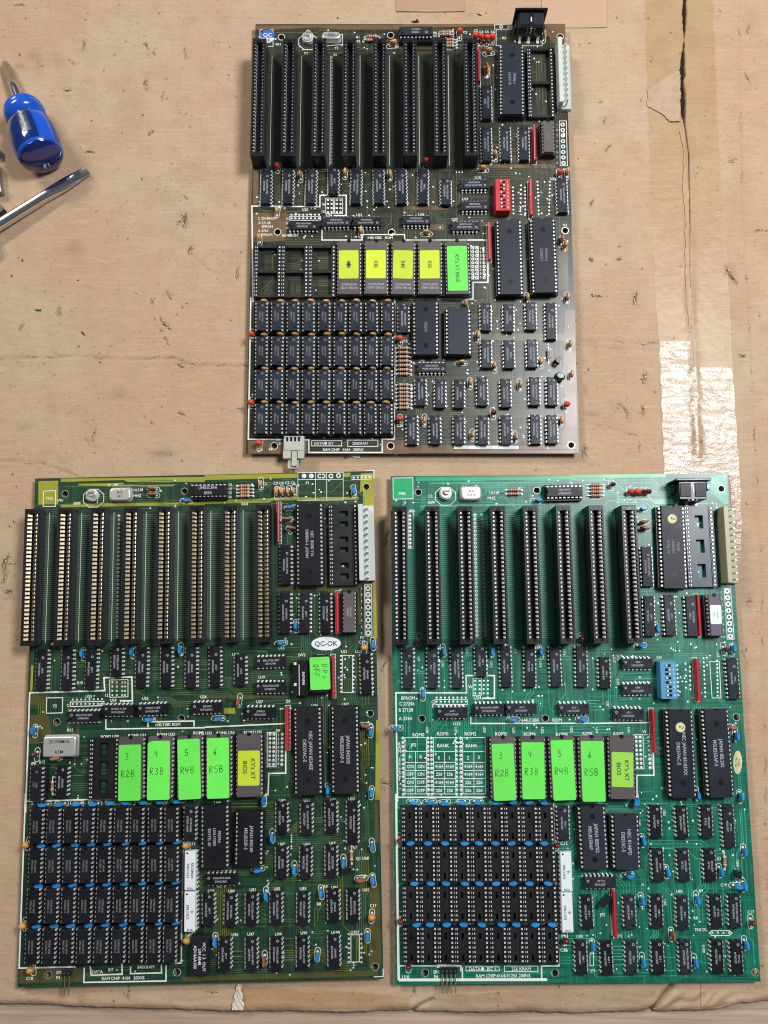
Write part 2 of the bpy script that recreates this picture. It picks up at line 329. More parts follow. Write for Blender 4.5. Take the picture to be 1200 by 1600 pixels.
BANDS = [(0.0, 0.0)]
rg = np.random.RandomState(5)
for k in range(24):
    x, y = rg.uniform(-200, 1400), rg.uniform(-300, 1560)
    GASH.append((x, y, rg.uniform(0, 3.1), rg.uniform(2.5, 8), rg.uniform(1, 2.5)))
SMUDGE = [(50, 88, 9, 9, .55), (60, 98, 6, 16, .55), (32, 102, 8, 5, .4), (90, 97, 4, 9, .35), (115, 388, 15, 12, .5), (250, 310, 14, 11, .22), (255, 708, 20, 6, .75), (188, 615, 16, 7, .45), (84, 640, 12, 22, .15),
          (925, 647, 11, 4, .6), (990, 465, 5, 12, .4), (1145, 430, 6, 16, .35), (1010, 590, 8, 10, .3), (1195, 510, 9, 6, .3), (8, 890, 14, 30, .35), (15, 930, 10, 8, .45), (602, 860, 10, 60, .12), (288, 340, 10, 14, .3), (1000, 15, 60, 3, .0), (300, 30, 10, 5, .25), (735, 22, 6, 4, .3), (145, 1592, 10, 10, .3)]
rg2 = np.random.RandomState(21)
for k in range(90):
    rr0 = rg2.uniform(2, 9) if k % 3 else rg2.uniform(12, 42)
    SMUDGE.append((rg2.uniform(0, 1200), rg2.uniform(0, 1570), rr0*rg2.uniform(.5, 1.6), rr0*rg2.uniform(.4, 1.5), rg2.uniform(.08, .32) if k % 3 else rg2.uniform(.04, .11)))
scr = [((rg2.uniform(0, 1200), rg2.uniform(0, 1560)), rg2.uniform(-.5, .5)+(0 if k % 2 else 1.4), rg2.uniform(20, 110)) for k in range(26)]
def seg_dist(X, Y, a, b):
    ax, ay = a; bx, by = b; dx, dy = bx-ax, by-ay; L2 = dx*dx+dy*dy
    t = np.clip(((X-ax)*dx+(Y-ay)*dy)/L2, 0, 1); return np.hypot(X-ax-t*dx, Y-ay-t*dy)
def heights(X, Y):
    """height of the cardboard (mm), wear and smudge, in photo-pixel positions on the table plane"""
    H = 0.35*np.sin(X/130.+1)*np.sin(Y/170.+.4)-0.35 + 0.06*np.sin(X/17.)*np.sin(Y/200.+X/900.)
    W = np.zeros_like(X); S = np.zeros_like(X)
    for (x, y, a, l, wd) in GASH:
        msk = (abs(X-x) < l+14) & (abs(Y-y) < l+14)
        if not msk.any(): continue
        xx, yy = X[msk]-x, Y[msk]-y; u = xx*math.cos(a)-yy*math.sin(a); v_ = xx*math.sin(a)+yy*math.cos(a)
        v_ = v_+0.12*l*np.sin(u/l*2.6+x)
        e = np.exp(-(u/l)**4); core = np.exp(-(v_/(wd*.75))**2)*e; rim = np.exp(-((v_-wd*1.9)/(wd*1.1))**2)*e
        H[msk] += -0.75*core+0.42*rim; W[msk] = np.maximum(W[msk], 0.40*np.exp(-(v_/(wd*.62))**2)*e)
    for pts, dep in CREASE:
        d = np.full_like(X, 1e9)
        for a, b in zip(pts[:-1], pts[1:]): d = np.minimum(d, seg_dist(X, Y, a, b))
        wob = 1.0+0.6*np.sin(X/9.)*np.sin(Y/7.)
        H += -dep*np.exp(-(d/2.2)**2)*wob+0.5*dep*np.exp(-((d-5)/3.)**2); W = np.maximum(W, 0.55*dep*np.exp(-(d/1.6)**2)*wob)
    for (x, y), a, l in scr:      # long shallow scratches
        msk = (abs(X-x) < l) & (abs(Y-y) < l)
        if msk.any():
            d = seg_dist(X[msk], Y[msk]+3*np.sin(X[msk]/31.), (x-l*.5*math.cos(a), y-l*.5*math.sin(a)), (x+l*.5*math.cos(a), y+l*.5*math.sin(a))); H[msk] += -.22*np.exp(-(d/1.8)**2)+.10*np.exp(-((d-4)/2.)**2)
    for (x, y, rx, ry, s_) in SMUDGE:
        q = np.exp(-((X-x)/rx)**2-((Y-y)/ry)**2); q = q*(0.55+0.45*np.sin(X*0.9+y)*np.sin(Y*0.8+x)); S = np.maximum(S, s_*np.clip(q, 0, 1))
    return H, W, S
NCARD = 2.6
def sheet(name, xa, xb, ya, yb, side):
    nx = int((xb-xa)/NCARD); ny = int((yb-ya)/NCARD)
    tx = np.linspace(0, 1, nx); ty = np.linspace(0, 1, ny)
    TX, TY = np.meshgrid(tx, ty); Y = ya+(yb-ya)*TY
    jag = 1.6*np.sin(Y/7.3+2*np.sin(Y/17.))+1.2*np.sin(Y/2.9+np.sin(Y/6.)*2)
    seam = interp(SEAM, Y)+(-1 if side < 0 else 1)*interp(GAP, Y)/2+jag*np.clip(1-Y/230, 0.1, 1)*(0.6 if side < 0 else -0.5)
    X = xa+(seam-xa)*TX if side < 0 else seam+(xb-seam)*TX
    bot = interp(BOTTOM, X)+0.7*np.sin(X/37.+np.sin(X/91.)*3)+0.5*np.sin(X/11.+np.sin(X/23.)*2)+0.35*np.sin(X/4.1+np.sin(X/7.)*2)
    Y = ya+(bot-ya)*TY
    H, W, S = heights(X, Y)
    d = abs(X-interp(SEAM, Y)); onboard = np.clip((735-Y)/30, 0, 1)
    H += onboard*(0.45*np.exp(-(d/7)**2))*(1+0.4*np.sin(Y/23.)*np.sin(Y/61.)); H += 0.5*onboard*np.exp(-((d-22)/8)**2)*np.sin(Y/37.)
    eb = bot-Y; H += -1.4*np.exp(-(eb/5.)**2)*(1+.3*np.sin(X/31.))+0.5*np.exp(-((eb-14)/6.)**2)*np.sin(X/21.)*np.sin(X/57.); W = np.maximum(W, 0.12*np.exp(-(eb/3.)**2))
    # torn corner of the flap at the lower right
    tear = np.exp(-((X-1080)/70)**4-((Y-1562)/14.)**4)
    H += tear*(0.9*np.sin((X+1.4*Y)/8.)*np.sin(X/23.)+0.4); W = np.maximum(W, tear*np.clip(0.9*np.sin((X+1.7*Y)/6.5+np.sin(X/11.)*2)-0.45, 0, .45))
    td = seg_dist(X, Y, (1012, 1588), (1050, 1541)); H += -2.5*np.exp(-(td/4.)**2); W = np.maximum(W, .85*np.exp(-(td/3.)**2))
    td = np.minimum(seg_dist(X, Y, (642, 1584), (655, 1572)), seg_dist(X, Y, (655, 1572), (676, 1562))); H += -1.5*np.exp(-(td/3.)**2); W = np.maximum(W, .7*np.exp(-(td/2.)**2))
    H = np.minimum(H, 2.2)
    k_ = CAM_H
    d3 = [FW[i]+RT[i]*((X-600)/F_PX)-UP[i]*((Y-800)/F_PX) for i in range(3)]
    t = k_/(-d3[2]); VX, VY = d3[0]*t, d3[1]*t
    top = np.stack([VX, VY, H], -1).reshape(-1, 3)*0.001
    idx = np.arange(nx*ny).reshape(ny, nx)
    a, b, c, e = idx[:-1, :-1].ravel(), idx[1:, :-1].ravel(), idx[1:, 1:].ravel(), idx[:-1, 1:].ravel()
    quads = np.stack([a, b, c, e], -1)
    ring = np.concatenate([idx[0, :], idx[1:, -1], idx[-1, -2::-1], idx[-2:0:-1, 0]])
    lo = top[ring].copy(); lo[:, 2] = -0.0045
    n0 = len(top); li = n0+np.arange(len(ring)); nxt = np.roll(np.arange(len(ring)), -1)
    sk = np.stack([ring, ring[nxt], li[nxt], li], -1)
    V = np.concatenate([top, lo]); Fc = np.concatenate([quads, sk])
    me = bpy.data.meshes.new(name); me.vertices.add(len(V)); me.vertices.foreach_set('co', V.ravel().astype(np.float32))
    me.loops.add(Fc.size); me.loops.foreach_set('vertex_index', Fc.ravel().astype(np.int32))
    me.polygons.add(len(Fc)); me.polygons.foreach_set('loop_start', np.arange(0, Fc.size, 4, dtype=np.int32)); me.polygons.foreach_set('loop_total', np.full(len(Fc), 4, np.int32))
    me.update(calc_edges=True); me.validate()
    me.polygons.foreach_set('use_smooth', [True]*len(me.polygons))
    for nm, arr in (('wear', W), ('smudge', S)):
        at = me.attributes.new(nm, 'FLOAT', 'POINT'); at.data.foreach_set('value', np.concatenate([arr.ravel(), np.full(len(ring), 0.6)]).astype(np.float32))
    me.materials.append(M['card'])
    o = bpy.data.objects.new(name, me); COL.objects.link(o); o['kind'] = 'structure'
    return o
card_l = sheet('cardboard_sheet', -260, 1078, -260, 1580, -1)
card_l['label'] = 'wide tan cardboard panel the boards and screwdrivers lie on'
card_r = sheet('cardboard_sheet', 1078, 1460, -260, 1580, 1)
card_r['label'] = 'narrow tan cardboard panel on the far side of the taped seam'

def wood_material():
    m = bpy.data.materials.new('bare_bench_wood'); m.use_nodes = True; nt = m.node_tree; b = nt.nodes['Principled BSDF']
    N = lambda t: nt.nodes.new(t); L = nt.links.new
    geo = N('ShaderNodeNewGeometry'); mp = N('ShaderNodeMapping'); L(geo.outputs['Position'], mp.inputs[0]); mp.inputs['Scale'].default_value = (10, 260, 1)
    n = N('ShaderNodeTexNoise'); n.inputs['Scale'].default_value = 1; n.inputs['Detail'].default_value = 6; n.inputs['Roughness'].default_value = 0.65; L(mp.outputs[0], n.inputs[0])
    cr = N('ShaderNodeValToRGB'); L(n.outputs['Fac'], cr.inputs[0])
    cr.color_ramp.elements[0].position = 0.30; cr.color_ramp.elements[0].color = (0.30, 0.20, 0.145, 1)
    cr.color_ramp.elements[1].position = 0.62; cr.color_ramp.elements[1].color = (0.50, 0.37, 0.275, 1)
    L(cr.outputs[0], b.inputs['Base Color']); b.inputs['Roughness'].default_value = 0.7
    bp = N('ShaderNodeBump'); bp.inputs['Strength'].default_value = 0.6; bp.inputs['Distance'].default_value = 0.0004; L(n.outputs['Fac'], bp.inputs['Height']); L(bp.outputs[0], b.inputs['Normal'])
    return m
M['wood'] = wood_material()
yb_ = U(600, 1578)[1]+25
mb = MB(); mb.box(-800, 800, yb_-30, 900, -70, -66)
o = obj('box_floor', mb.mesh('box_floor', 'card'), kind='structure'); o['label'] = 'dark bottom of the cardboard box below the split seam'
mb = MB(); mb.box(-800, 800, -800, yb_, -24.6, -4.6)
o = obj('workbench', mb.mesh('workbench', 'wood'), kind='structure'); o['label'] = 'bare wooden bench top showing below the cardboard edge'

def tape_material(name, tint, gloss, rough, crinkle):
    m = bpy.data.materials.new(name); m.use_nodes = True; nt = m.node_tree; nt.nodes.clear()
    N = lambda t: nt.nodes.new(t); L = nt.links.new
    out = N('ShaderNodeOutputMaterial'); tr = N('ShaderNodeBsdfTransparent'); tr.inputs[0].default_value = (*tint, 1)
    gl = N('ShaderNodeBsdfGlossy'); gl.inputs['Roughness'].default_value = rough; gl.inputs[0].default_value = (gloss, gloss, gloss, 1)
    fr = N('ShaderNodeFresnel'); fr.inputs[0].default_value = 1.5
    mu = N('ShaderNodeMath'); mu.operation = 'MULTIPLY'; L(fr.outputs[0], mu.inputs[0]); mu.inputs[1].default_value = 1.7; mu.use_clamp = True
    mn = N('ShaderNodeMath'); mn.operation = 'MINIMUM'; L(mu.outputs[0], mn.inputs[0]); mn.inputs[1].default_value = 0.055
    geo = N('ShaderNodeNewGeometry')
    mp = N('ShaderNodeMapping'); L(geo.outputs['Position'], mp.inputs[0]); mp.inputs['Scale'].default_value = (1, 2.4, 1); mp.inputs['Rotation'].default_value = (0, 0, .25)
    n = N('ShaderNodeTexNoise'); n.inputs['Scale'].default_value = 95; n.inputs['Detail'].default_value = 5; n.inputs['Roughness'].default_value = 0.55; n.inputs['Distortion'].default_value = 1.6; L(mp.outputs[0], n.inputs[0])
    bp = N('ShaderNodeBump'); bp.inputs['Strength'].default_value = crinkle; bp.inputs['Distance'].default_value = 0.0011; L(n.outputs['Fac'], bp.inputs['Height'])
    L(bp.outputs[0], gl.inputs['Normal'])
    mx = N('ShaderNodeMixShader'); L(mn.outputs[0], mx.inputs[0]); L(tr.outputs[0], mx.inputs[1]); L(gl.outputs[0], mx.inputs[2]); L(mx.outputs[0], out.inputs[0])
    return m
M['tape'] = tape_material('clear_packing_tape', (0.96, 0.96, 0.96), 0.7, 0.20, 0.55)
M['tape_old'] = tape_material('old_yellowed_tape', (0.985, 0.95, 0.88), 0.35, 0.35, 0.12)
def ground(px, py): return U(px, py, 0)
def tape_strip(name, left, right, y0, y1, lift, matname, amp, step=3.0):
    ny = max(2, int((y1-y0)/step)); nx = 34
    X = np.zeros((ny, nx)); Y = np.zeros((ny, nx))
    for j in range(ny):
        y = y0+(y1-y0)*j/(ny-1); a = interp(left, y)+0.8*math.sin(y/6.); b = interp(right, y)+0.7*math.sin(y/8.)
        for i in range(nx): X[j, i] = a+(b-a)*i/(nx-1); Y[j, i] = y
    H, W, S = heights(X, Y)
    d = abs(X-interp(SEAM, Y)); ob = np.clip((735-Y)/30, 0, 1)
    H = np.minimum(H, 0.25)*0.3
    H = H+ob*(0.6*np.exp(-(d/7)**2))*(1+0.4*np.sin(Y/23.)*np.sin(Y/61.))+0.3
    H += amp*ob*(np.sin(X/5.1+np.sin(Y/7.)*1.3)*np.sin(Y/4.3+np.sin(X/9.)*1.7)*0.5+0.5)
    vs = []
    for j in range(ny):
        for i in range(nx):
            x, y = ground(X[j, i], Y[j, i]); vs.append((x, y, max(-0.1, H[j, i])+lift))
    mb = MB(); mb.add(vs, [(j*nx+i, (j+1)*nx+i, (j+1)*nx+i+1, j*nx+i+1) for j in range(ny-1) for i in range(nx-1)], True)
    return obj(name, mb.mesh(name, matname))
TL = [(-260, 1003), (0, 1007), (170, 1012), (480, 1025), (540, 1030), (745, 1038), (800, 1042)]
TR = [(-260, 1110), (0, 1114), (200, 1122), (480, 1140), (600, 1145), (760, 1156), (830, 1160)]
o = tape_strip('packing_tape', TL, TR, -250, 742, 0.15, 'tape_old', 0.10)
tag(o, 'dull yellowed strip of packing tape along the split cardboard seam', 'tape')
MIDT = [(0, 1068), (535, 1074), (745, 1085), (830, 1088)]; MIDA = [(0, 1074), (535, 1078), (745, 1092), (830, 1094)]
o = tape_strip('packing_tape', TL, MIDA, 534, 742, 0.55, 'tape', 0.25, 2.0)
tag(o, 'shiny crinkled clear tape covering the seam, its square end lying left of the ridge', 'tape')
o = tape_strip('packing_tape', MIDT, TR, 575, 742, 0.62, 'tape', 0.25, 2.0)
tag(o, 'shiny clear tape on the right of the seam ridge beside the emerald board', 'tape')
TR2 = [(740, 1155), (830, 1158), (880, 1156)]; TL2 = [(740, 1139), (800, 1144), (880, 1150)]
o = tape_strip('packing_tape', TL2, TR2, 738, 880, 0.5, 'tape', 0.3, 2.0)
tag(o, 'narrow sliver of clear tape showing past the power header of the emerald board', 'tape')
def hstrip(name, x0, x1, ytop, ybot, lift, matname, amp):
    nx = int((x1-x0)/3); ny = 14; vs = []
    for j in range(ny):
        for i in range(nx):
            px = x0+(x1-x0)*i/(nx-1); a = interp(ytop, px); b = interp(ybot, px); py = a+(b-a)*j/(ny-1)
            x, y = ground(px, py); e = interp(BOTTOM, px)-py
            vs.append((x, y, lift+0.3+amp*(0.5+0.5*math.sin(px/11.+math.sin(py/5.)*1.5)*math.sin(py/3.7+px/40.))-2.0*math.exp(-(e/6.)**2)*(e < 20)))
    mb = MB(); mb.add(vs, [(j*nx+i, (j+1)*nx+i, (j+1)*nx+i+1, j*nx+i+1) for j in range(ny-1) for i in range(nx-1)], True)
    return obj(name, mb.mesh(name, matname))
o = hstrip('packing_tape', 672, 1024, [(672, 1556), (800, 1548), (1024, 1546)], [(672, 1581), (800, 1582), (1010, 1580), (1024, 1560)], 0.4, 'tape', 0.5)
tag(o, 'wrinkled clear tape folded over the cardboard edge below the emerald board', 'tape')
o = hstrip('packing_tape', 372, 640, [(372, 1540), (520, 1546), (640, 1556)], [(372, 1574), (640, 1576)], 0.4, 'tape_old', 0.35)
tag(o, 'faded tape along the cardboard edge below the dark green board', 'tape')
# crumpled white end of tape sticking out under the dark green board
mb = MB()
pts = []
for j in range(9):
    t = j/8; hw = 3+7*t+1.5*math.sin(j*2.2); cx = 374-2*t
    for i in range(7):
        px = cx+hw*(i/3-1); py = 1536+41*t; x, y = ground(px, py); pts.append((x, y, 0.6+0.9*abs(math.sin(i*1.9+j*1.3))))
mb.add(pts, [(j*7+i, (j+1)*7+i, (j+1)*7+i+1, j*7+i+1) for j in range(8) for i in range(6)])
M['tape_white'] = mat('milky_crumpled_tape', (0.62, 0.58, 0.50), 0.25, spec=0.8)
o = obj('tape_scrap', mb.mesh('tape_scrap', 'tape_white')); tag(o, 'crumpled milky tail of tape poking out under the dark green board', 'tape')
# paper-tape patches at the far edge
M['patch'] = mat('brown_paper_tape', (0.40, 0.255, 0.165), 0.8, var=0.12, dust=0.1)
M['patch2'] = mat('salmon_paper_tape', (0.47, 0.305, 0.195), 0.8, var=0.1, dust=0.1)
def patch(px0, px1, py0, py1, m_, label):
    mb = MB(); q = [ground(px0, py0), ground(px0+1, py1), ground((px0+px1)/2, py1+1), ground(px1, py1), ground(px1, py0)]
    top = [(x, y, 0.42) for x, y in q]; bot = [(x, y, -0.3) for x, y in q]
    mb.loft([bot[::-1], top[::-1]]); o = obj('paper_tape', mb.mesh('paper_tape', m_)); tag(o, label, 'tape'); return o
patch(618, 726, -120, 18, 'patch', 'brown paper tape patch by the far end of the olive board slots')
patch(846, 948, -120, 43, 'patch2', 'salmon paper tape patch behind the keyboard socket of the olive board')
# torn facing paper lifted along the split
M['facing'] = mat('torn_facing_paper', (0.465, 0.335, 0.220), 0.85, var=0.2, dust=0.12, bump=0.5, bscale=300)
def torn(pl, pr, label, hk=.7):
    n = 40; nx = 7; vs = []; q = random.Random(len(pl))
    for j in range(n+1):
        py = pl[0][0]+(pl[-1][0]-pl[0][0])*j/n; a = interp(pl, py)+q.uniform(-1.2, 1.2); b = interp(pr, py)+q.uniform(-.9, .9)
        for i in range(nx):
            t = i/(nx-1); x, y = ground(a+(b-a)*t, py+q.uniform(-.6, .6)); vs.append((x, y, .42+hk*(1.5*t*(1-.4*t)*(.6+.4*math.sin(j*.7))+.45*math.sin(i*2.1+j*.45)*t)))
    mb = MB(); mb.add(vs, [(j*nx+i, (j+1)*nx+i, (j+1)*nx+i+1, j*nx+i+1) for j in range(n) for i in range(nx-1)])
    lo = [(x, y, z-.25) for x, y, z in vs]; mb.add(lo, [(j*nx+i+1, (j+1)*nx+i+1, (j+1)*nx+i, j*nx+i) for j in range(n) for i in range(nx-1)])
    tag(obj('torn_paper', mb.mesh('torn_paper', 'facing')), label, 'torn cardboard')
torn([(112, 1054), (120, 1044), (140, 1012), (165, 1010), (180, 1036), (190, 1046)], [(112, 1062), (150, 1063), (190, 1062)], 'torn cardboard facing folded back beside the widest gap of the split seam')
torn([(205, 1062), (240, 1068), (300, 1067), (350, 1071), (420, 1070), (470, 1072), (520, 1077)], [(205, 1069), (300, 1076), (420, 1077), (520, 1080)], 'long frayed ridge of cardboard facing along the closed part of the seam', .45)
# flecks and specks of dirt, too many to count
mb = MB(); rr = random.Random(3)
def fleck(px, py, s_, a=None):
    x, y = ground(px, py); a = rr.uniform(0, 3.14) if a is None else a; l = s_*rr.uniform(.7, 1.6); w_ = s_*rr.uniform(.3, .6)
    c, q = math.cos(a), math.sin(a); z = 0.25
    ps = [(-l, 0), (-.3*l, -w_), (l, -.2*w_), (.4*l, w_)]
    mb.add([(x+u*c-v*q, y+u*q+v*c, z) for u, v in ps]+[(x, y, z+.35)], [(0, 1, 4), (1, 2, 4), (2, 3, 4), (3, 0, 4), (3, 2, 1, 0)])
for px, py, s_ in [(223, 180, .9), (222, 280, 1), (143, 189, .7), (297, 198, .6), (213, 458, .6), (246, 296, .5), (31, 86, .9), (122, 438, .8), (70, 455, .7), (18, 431, .8), (130, 521, 1.4), (157, 566, .7), (300, 574, .6), (377, 394, .7), (340, 435, .6),
                   (35, 407, 1.2), (285, 480, .6), (292, 474, .5), (528, 28, 1), (649, 34, 2), (652, 32, 1.5), (964, 28, .9), (749, 23, 1.4), (1190, 270, .7), (1013, 29, .6), (905, 70, .6), (903, 248, .7), (967, 385, .6), (1003, 420, .8), (925, 460, 1), (20, 741, 1.1), (1095, 1215, .6), (26, 760, .6), (22, 815, .8), (15, 822, .6)]:
    fleck(px, py, s_)
for k in range(170): fleck(rr.uniform(0, 1200), rr.uniform(0, 1560), rr.uniform(.18, .42))
obj('dirt_flecks', mb.mesh('dirt_flecks', 'dirt_dark'), kind='stuff')['label'] = 'small dark flecks of dirt scattered over the cardboard'
# scuffs: torn dark slits with a pale lifted paper edge
mb = MB(); mb2 = MB(); rq = random.Random(9)
def slit(px, py, ang, half, wid):
    n = max(4, int(half/1.6)); pts = []; x, y = ground(px, py); c, q = math.cos(ang), math.sin(ang); hl = half/2.35*.9
    for i in range(n+1):
        u = hl*(2*i/n-1); v = .18*hl*math.sin(2.4*u/hl+px)+rq.uniform(-.28, .28); pts.append((x+u*c-v*q, y+u*q+v*c))
    for i in range(n):
        (ax, ay), (bx, by) = pts[i], pts[i+1]; w0 = wid*(.12+.5*rq.random())*(1-abs(2*i/n-1)**2*.8); dx, dy = bx-ax, by-ay; L0 = math.hypot(dx, dy); nx, ny = -dy/L0, dx/L0
        if rq.random() < .78: mb.add([(ax+nx*w0, ay+ny*w0, .32), (ax-nx*w0, ay-ny*w0, .3), (bx-nx*w0*.7, by-ny*w0*.7, .3), (bx+nx*w0*.7, by+ny*w0*.7, .32), ((ax+bx)/2, (ay+by)/2, .05)], [(0, 1, 4), (1, 2, 4), (2, 3, 4), (3, 0, 4)])
        if rq.random() < .5:
            k = rq.uniform(.5, 1.5)*wid; s_ = 1 if i % 3 else -1
            mb2.add([(ax+s_*nx*w0, ay+s_*ny*w0, .2), (bx+s_*nx*w0, by+s_*ny*w0, .25), (bx+s_*nx*(w0+k), by+s_*ny*(w0+k), .15+.45*rq.random()), (ax+s_*nx*(w0+k*.7), ay+s_*ny*(w0+k*.7), .1+.3*rq.random())], [(0, 1, 2, 3), (3, 2, 1, 0)])
for gx, gy, ga, gl, gw in GASH:
    if -20 < gx < 1220:
        slit(gx, gy, ga, gl, gw*.26)
        for b_ in range(rq.choice((0, 0, 1, 1, 2))): slit(gx+rq.uniform(-gl, gl)*.8, gy+rq.uniform(-gl, gl)*.8, ga+rq.uniform(-1.4, 1.4), gl*rq.uniform(.3, .7), gw*.18)
for pts_, dep in CREASE:
    for (ax, ay), (bx, by) in zip(pts_[:-1], pts_[1:]):
        L0 = math.hypot(bx-ax, by-ay)
        for k in range(int(L0/22*min(1, dep*2))):
            t = rq.random(); slit(ax+(bx-ax)*t, ay+(by-ay)*t+rq.uniform(-2, 2), math.atan2(-(by-ay), bx-ax)+rq.uniform(-.1, .1), rq.uniform(3, 14), .22)
M['torn'] = mat('torn_paper_fibre', (0.52, 0.40, 0.28), 0.9)
M['slit'] = mat('exposed_dark_core', (0.12, 0.083, 0.056), 0.9)
obj('cardboard_slits', mb.mesh('cardboard_slits', 'slit'), kind='stuff')['label'] = 'fine dark slits and scuffs in the cardboard surface'
obj('torn_fibres', mb2.mesh('torn_fibres', 'torn'), kind='stuff')['label'] = 'pale torn paper fibres lifted beside the scuffs'
M['green_bit'] = mat('green_plastic_bit', (0.01, 0.20, 0.12), 0.5)
mb = MB(); x, y = ground(59.5, 484); mb.box(x-1.8, x+1.8, y-.7, y+.6, -.4, .8, .2)
tag(obj('plastic_chip', mb.mesh('plastic_chip', 'green_bit')), 'tiny green plastic bit lying alone on bare cardboard', 'scrap')
mb = MB(); q = [ground(543, 708), ground(563, 708), ground(562, 716), ground(553, 715.5)]
mb.loft([[(x, y, -.2) for x, y in q][::-1], [(x, y, .7) for x, y in q][::-1]])
tag(obj('paper_scrap', mb.mesh('paper_scrap', 'paper')), 'small white paper scrap sticking out under the olive board', 'scrap')
# ------------------------------------------------------------------ component meshes (mm, origin on the board surface)
DIP = {'14': (7, 19.3, 7.62), '16': (8, 19.6, 7.62), '18': (9, 22.8, 7.62), '20': (10, 25.2, 7.62), '24': (12, 32.0, 15.24), '28': (14, 36.8, 15.24), '40': (20, 52.2, 15.24), '8': (4, 10, 7.62)}
def outline(w, l, z, notch, n=6):
    h, k = w/2, l/2
    pts = [(-h, -k, z), (h, -k, z), (h, k, z)]
    if notch: pts += [(notch*math.cos(math.pi*i/n), k-notch*math.sin(math.pi*i/n)*0.9, z) for i in range(n+1)]
    return pts+[(-h, k, z)]
def dip_body(n, base, m_, thick=3.4):
    rows, l, row = DIP[n]; w = 6.5 if row < 10 else 13.7
    mb = MB(); a = 0.35; z0, z2 = base, base+thick; z1 = base+thick*0.45; nt = 0.9 if row < 10 else 1.5
    if m_.startswith('ceramic'):
        w = 7.2 if row < 10 else 14.6
        mb.rbox(-w/2, w/2, -l/2, l/2, z0, z1, .2); mb.rbox(-w/2+.15, w/2-.15, -l/2+.15, l/2-.15, z1+.25, z2, .25); mb.box(-w/2+.3, w/2-.3, -l/2+.3, l/2-.3, z1-.1, z1+.3)
        mb.mi = 1; mb.disc(0, l/2-.15, 1.3, z2+.02, 10)
    else:
        mb.loft([outline(w-2*a, l-2*a, z0, nt), outline(w, l, z1, nt), outline(w, l, z1+.3, nt), outline(w-2*a+.2, l-2*a+.2, z2-.12, nt), outline(w-2*a-.1, l-2*a-.1, z2, nt)])
        mb.mi = 1
        if row > 10:
            for yy in ((0.33*l, -0.33*l) if l > 34 else ()): mb.disc(0, yy, 1.7, z2+.012, 14)
        else:
            mb.disc(-1.6, l/2-2.2, .75, z2+.012, 10); mb.disc(1.3, -l/2+2.0, .65, z2+.012, 10)
    return mb.mesh('chip_body', [m_, 'recess_shade'])
def dip_pins(n, base, foot, thick=3.4):
    rows, l, row = DIP[n]; mb = MB(); z = base+thick*0.45; w = (6.5 if row < 10 else 13.7)/2-.15
    for i in range(rows):
        y = (i-(rows-1)/2)*2.54
        for s in (-1, 1):
            e = row/2+.12
            x0, x1 = sorted((s*w, s*e)); mb.box(x0, x1, y-.62, y+.62, z-.02, z+.26)
            x0, x1 = sorted((s*(e-.28), s*(e+.02))); mb.box(x0, x1, y-.58, y+.58, max(foot, z-1.9), z)
            if z-1.9 > foot: mb.box(x0, x1, y-.26, y+.26, foot, z-1.9)
            if foot < .2: mb.disc(s*row/2, y, .6, .06, 6, .2)
    return mb.mesh('chip_pins', 'tin')
def socket_body(n, style='frame'):
    rows, l, row = DIP[n]; L_ = rows*2.54+.3; mb = MB(); h = 4.2; ow = row/2+1.35; iw = row/2-1.45
    z0 = .3
    for s in (-1, 1):
        x0, x1 = sorted((s*iw, s*ow))
        mb.box(x0, x1, -L_/2, L_/2, z0, h-1.0)
        for i in range(rows+1):
            y = (i-rows/2)*2.54; mb.box(x0, x1, max(-L_/2, y-.5), min(L_/2, y+.5), h-1.0, h)
        for q in (s*ow-s*.35, s*iw): a, b = sorted((q, q+s*.35)); mb.box(a, b, -L_/2, L_/2, h-1.0, h-.02)
    def bar(y0, y1, z1=h-.5): mb.box(-iw, iw, y0, y1, z0, z1)
    bar(L_/2-1.6, L_/2-.02); bar(-L_/2+.02, -L_/2+1.6)
    if style == 'frame': bar(-1.0, 1.0)
    elif style == 'slab' or style == 'ram':
        # solid middle with openings left free
        holes = {'ram': [(-.34, 1.7), (.24, 1.7)], 'slab': [(-.30, 4.2), (0, 4.2), (.30, 4.2)]}[style]
        if style == 'slab': holes = [(-.385, 1.9), (-.255, 1.9), (-.065, 1.9), (.065, 1.9), (.255, 1.9), (.385, 1.9)] if n == '40b' else holes
        hw = iw*.42 if style == 'slab' else .75
        mb.box(-iw, -hw, -L_/2+1.6, L_/2-1.6, z0, h-.55); mb.box(hw, iw, -L_/2+1.6, L_/2-1.6, z0, h-.55)
        ys = [-L_/2+1.6]
        for c, q in holes: ys += [c*L_-q, c*L_+q]
        ys.append(L_/2-1.6)
        for k in range(0, len(ys), 2): mb.box(-hw, hw, ys[k], ys[k+1], z0, h-.56)
    elif style == 'six':
        hw = 2.6
        mb.box(-iw, -hw+.6, -L_/2+1.6, L_/2-1.6, z0, h-.55); mb.box(hw+.6, iw, -L_/2+1.6, L_/2-1.6, z0, h-.55)
        ys = [-L_/2+1.6]
        for c in (-.385, -.255, -.065, .065, .255, .385): ys += [c*L_-1.7, c*L_+1.7]
        ys.append(L_/2-1.6)
        for k in range(0, len(ys), 2): mb.box(-hw+.6, hw+.6, ys[k], ys[k+1], z0, h-.56)
    return mb
def socket_contacts(n):
    rows, l, row = DIP[n]; mb = MB(); h = 4.2
    for i in range(rows):
        y = (i-(rows-1)/2)*2.54
        for s in (-1, 1):
            for q, hw in ((.55, .40), (-.62, .26)) if s < 0 else ((0.1, .62),):
                mb.box(s*row/2+q-hw, s*row/2+q+hw, y-.62, y+.62, .1, h-.12, .12)
    return mb.mesh('socket_contacts', 'tin')
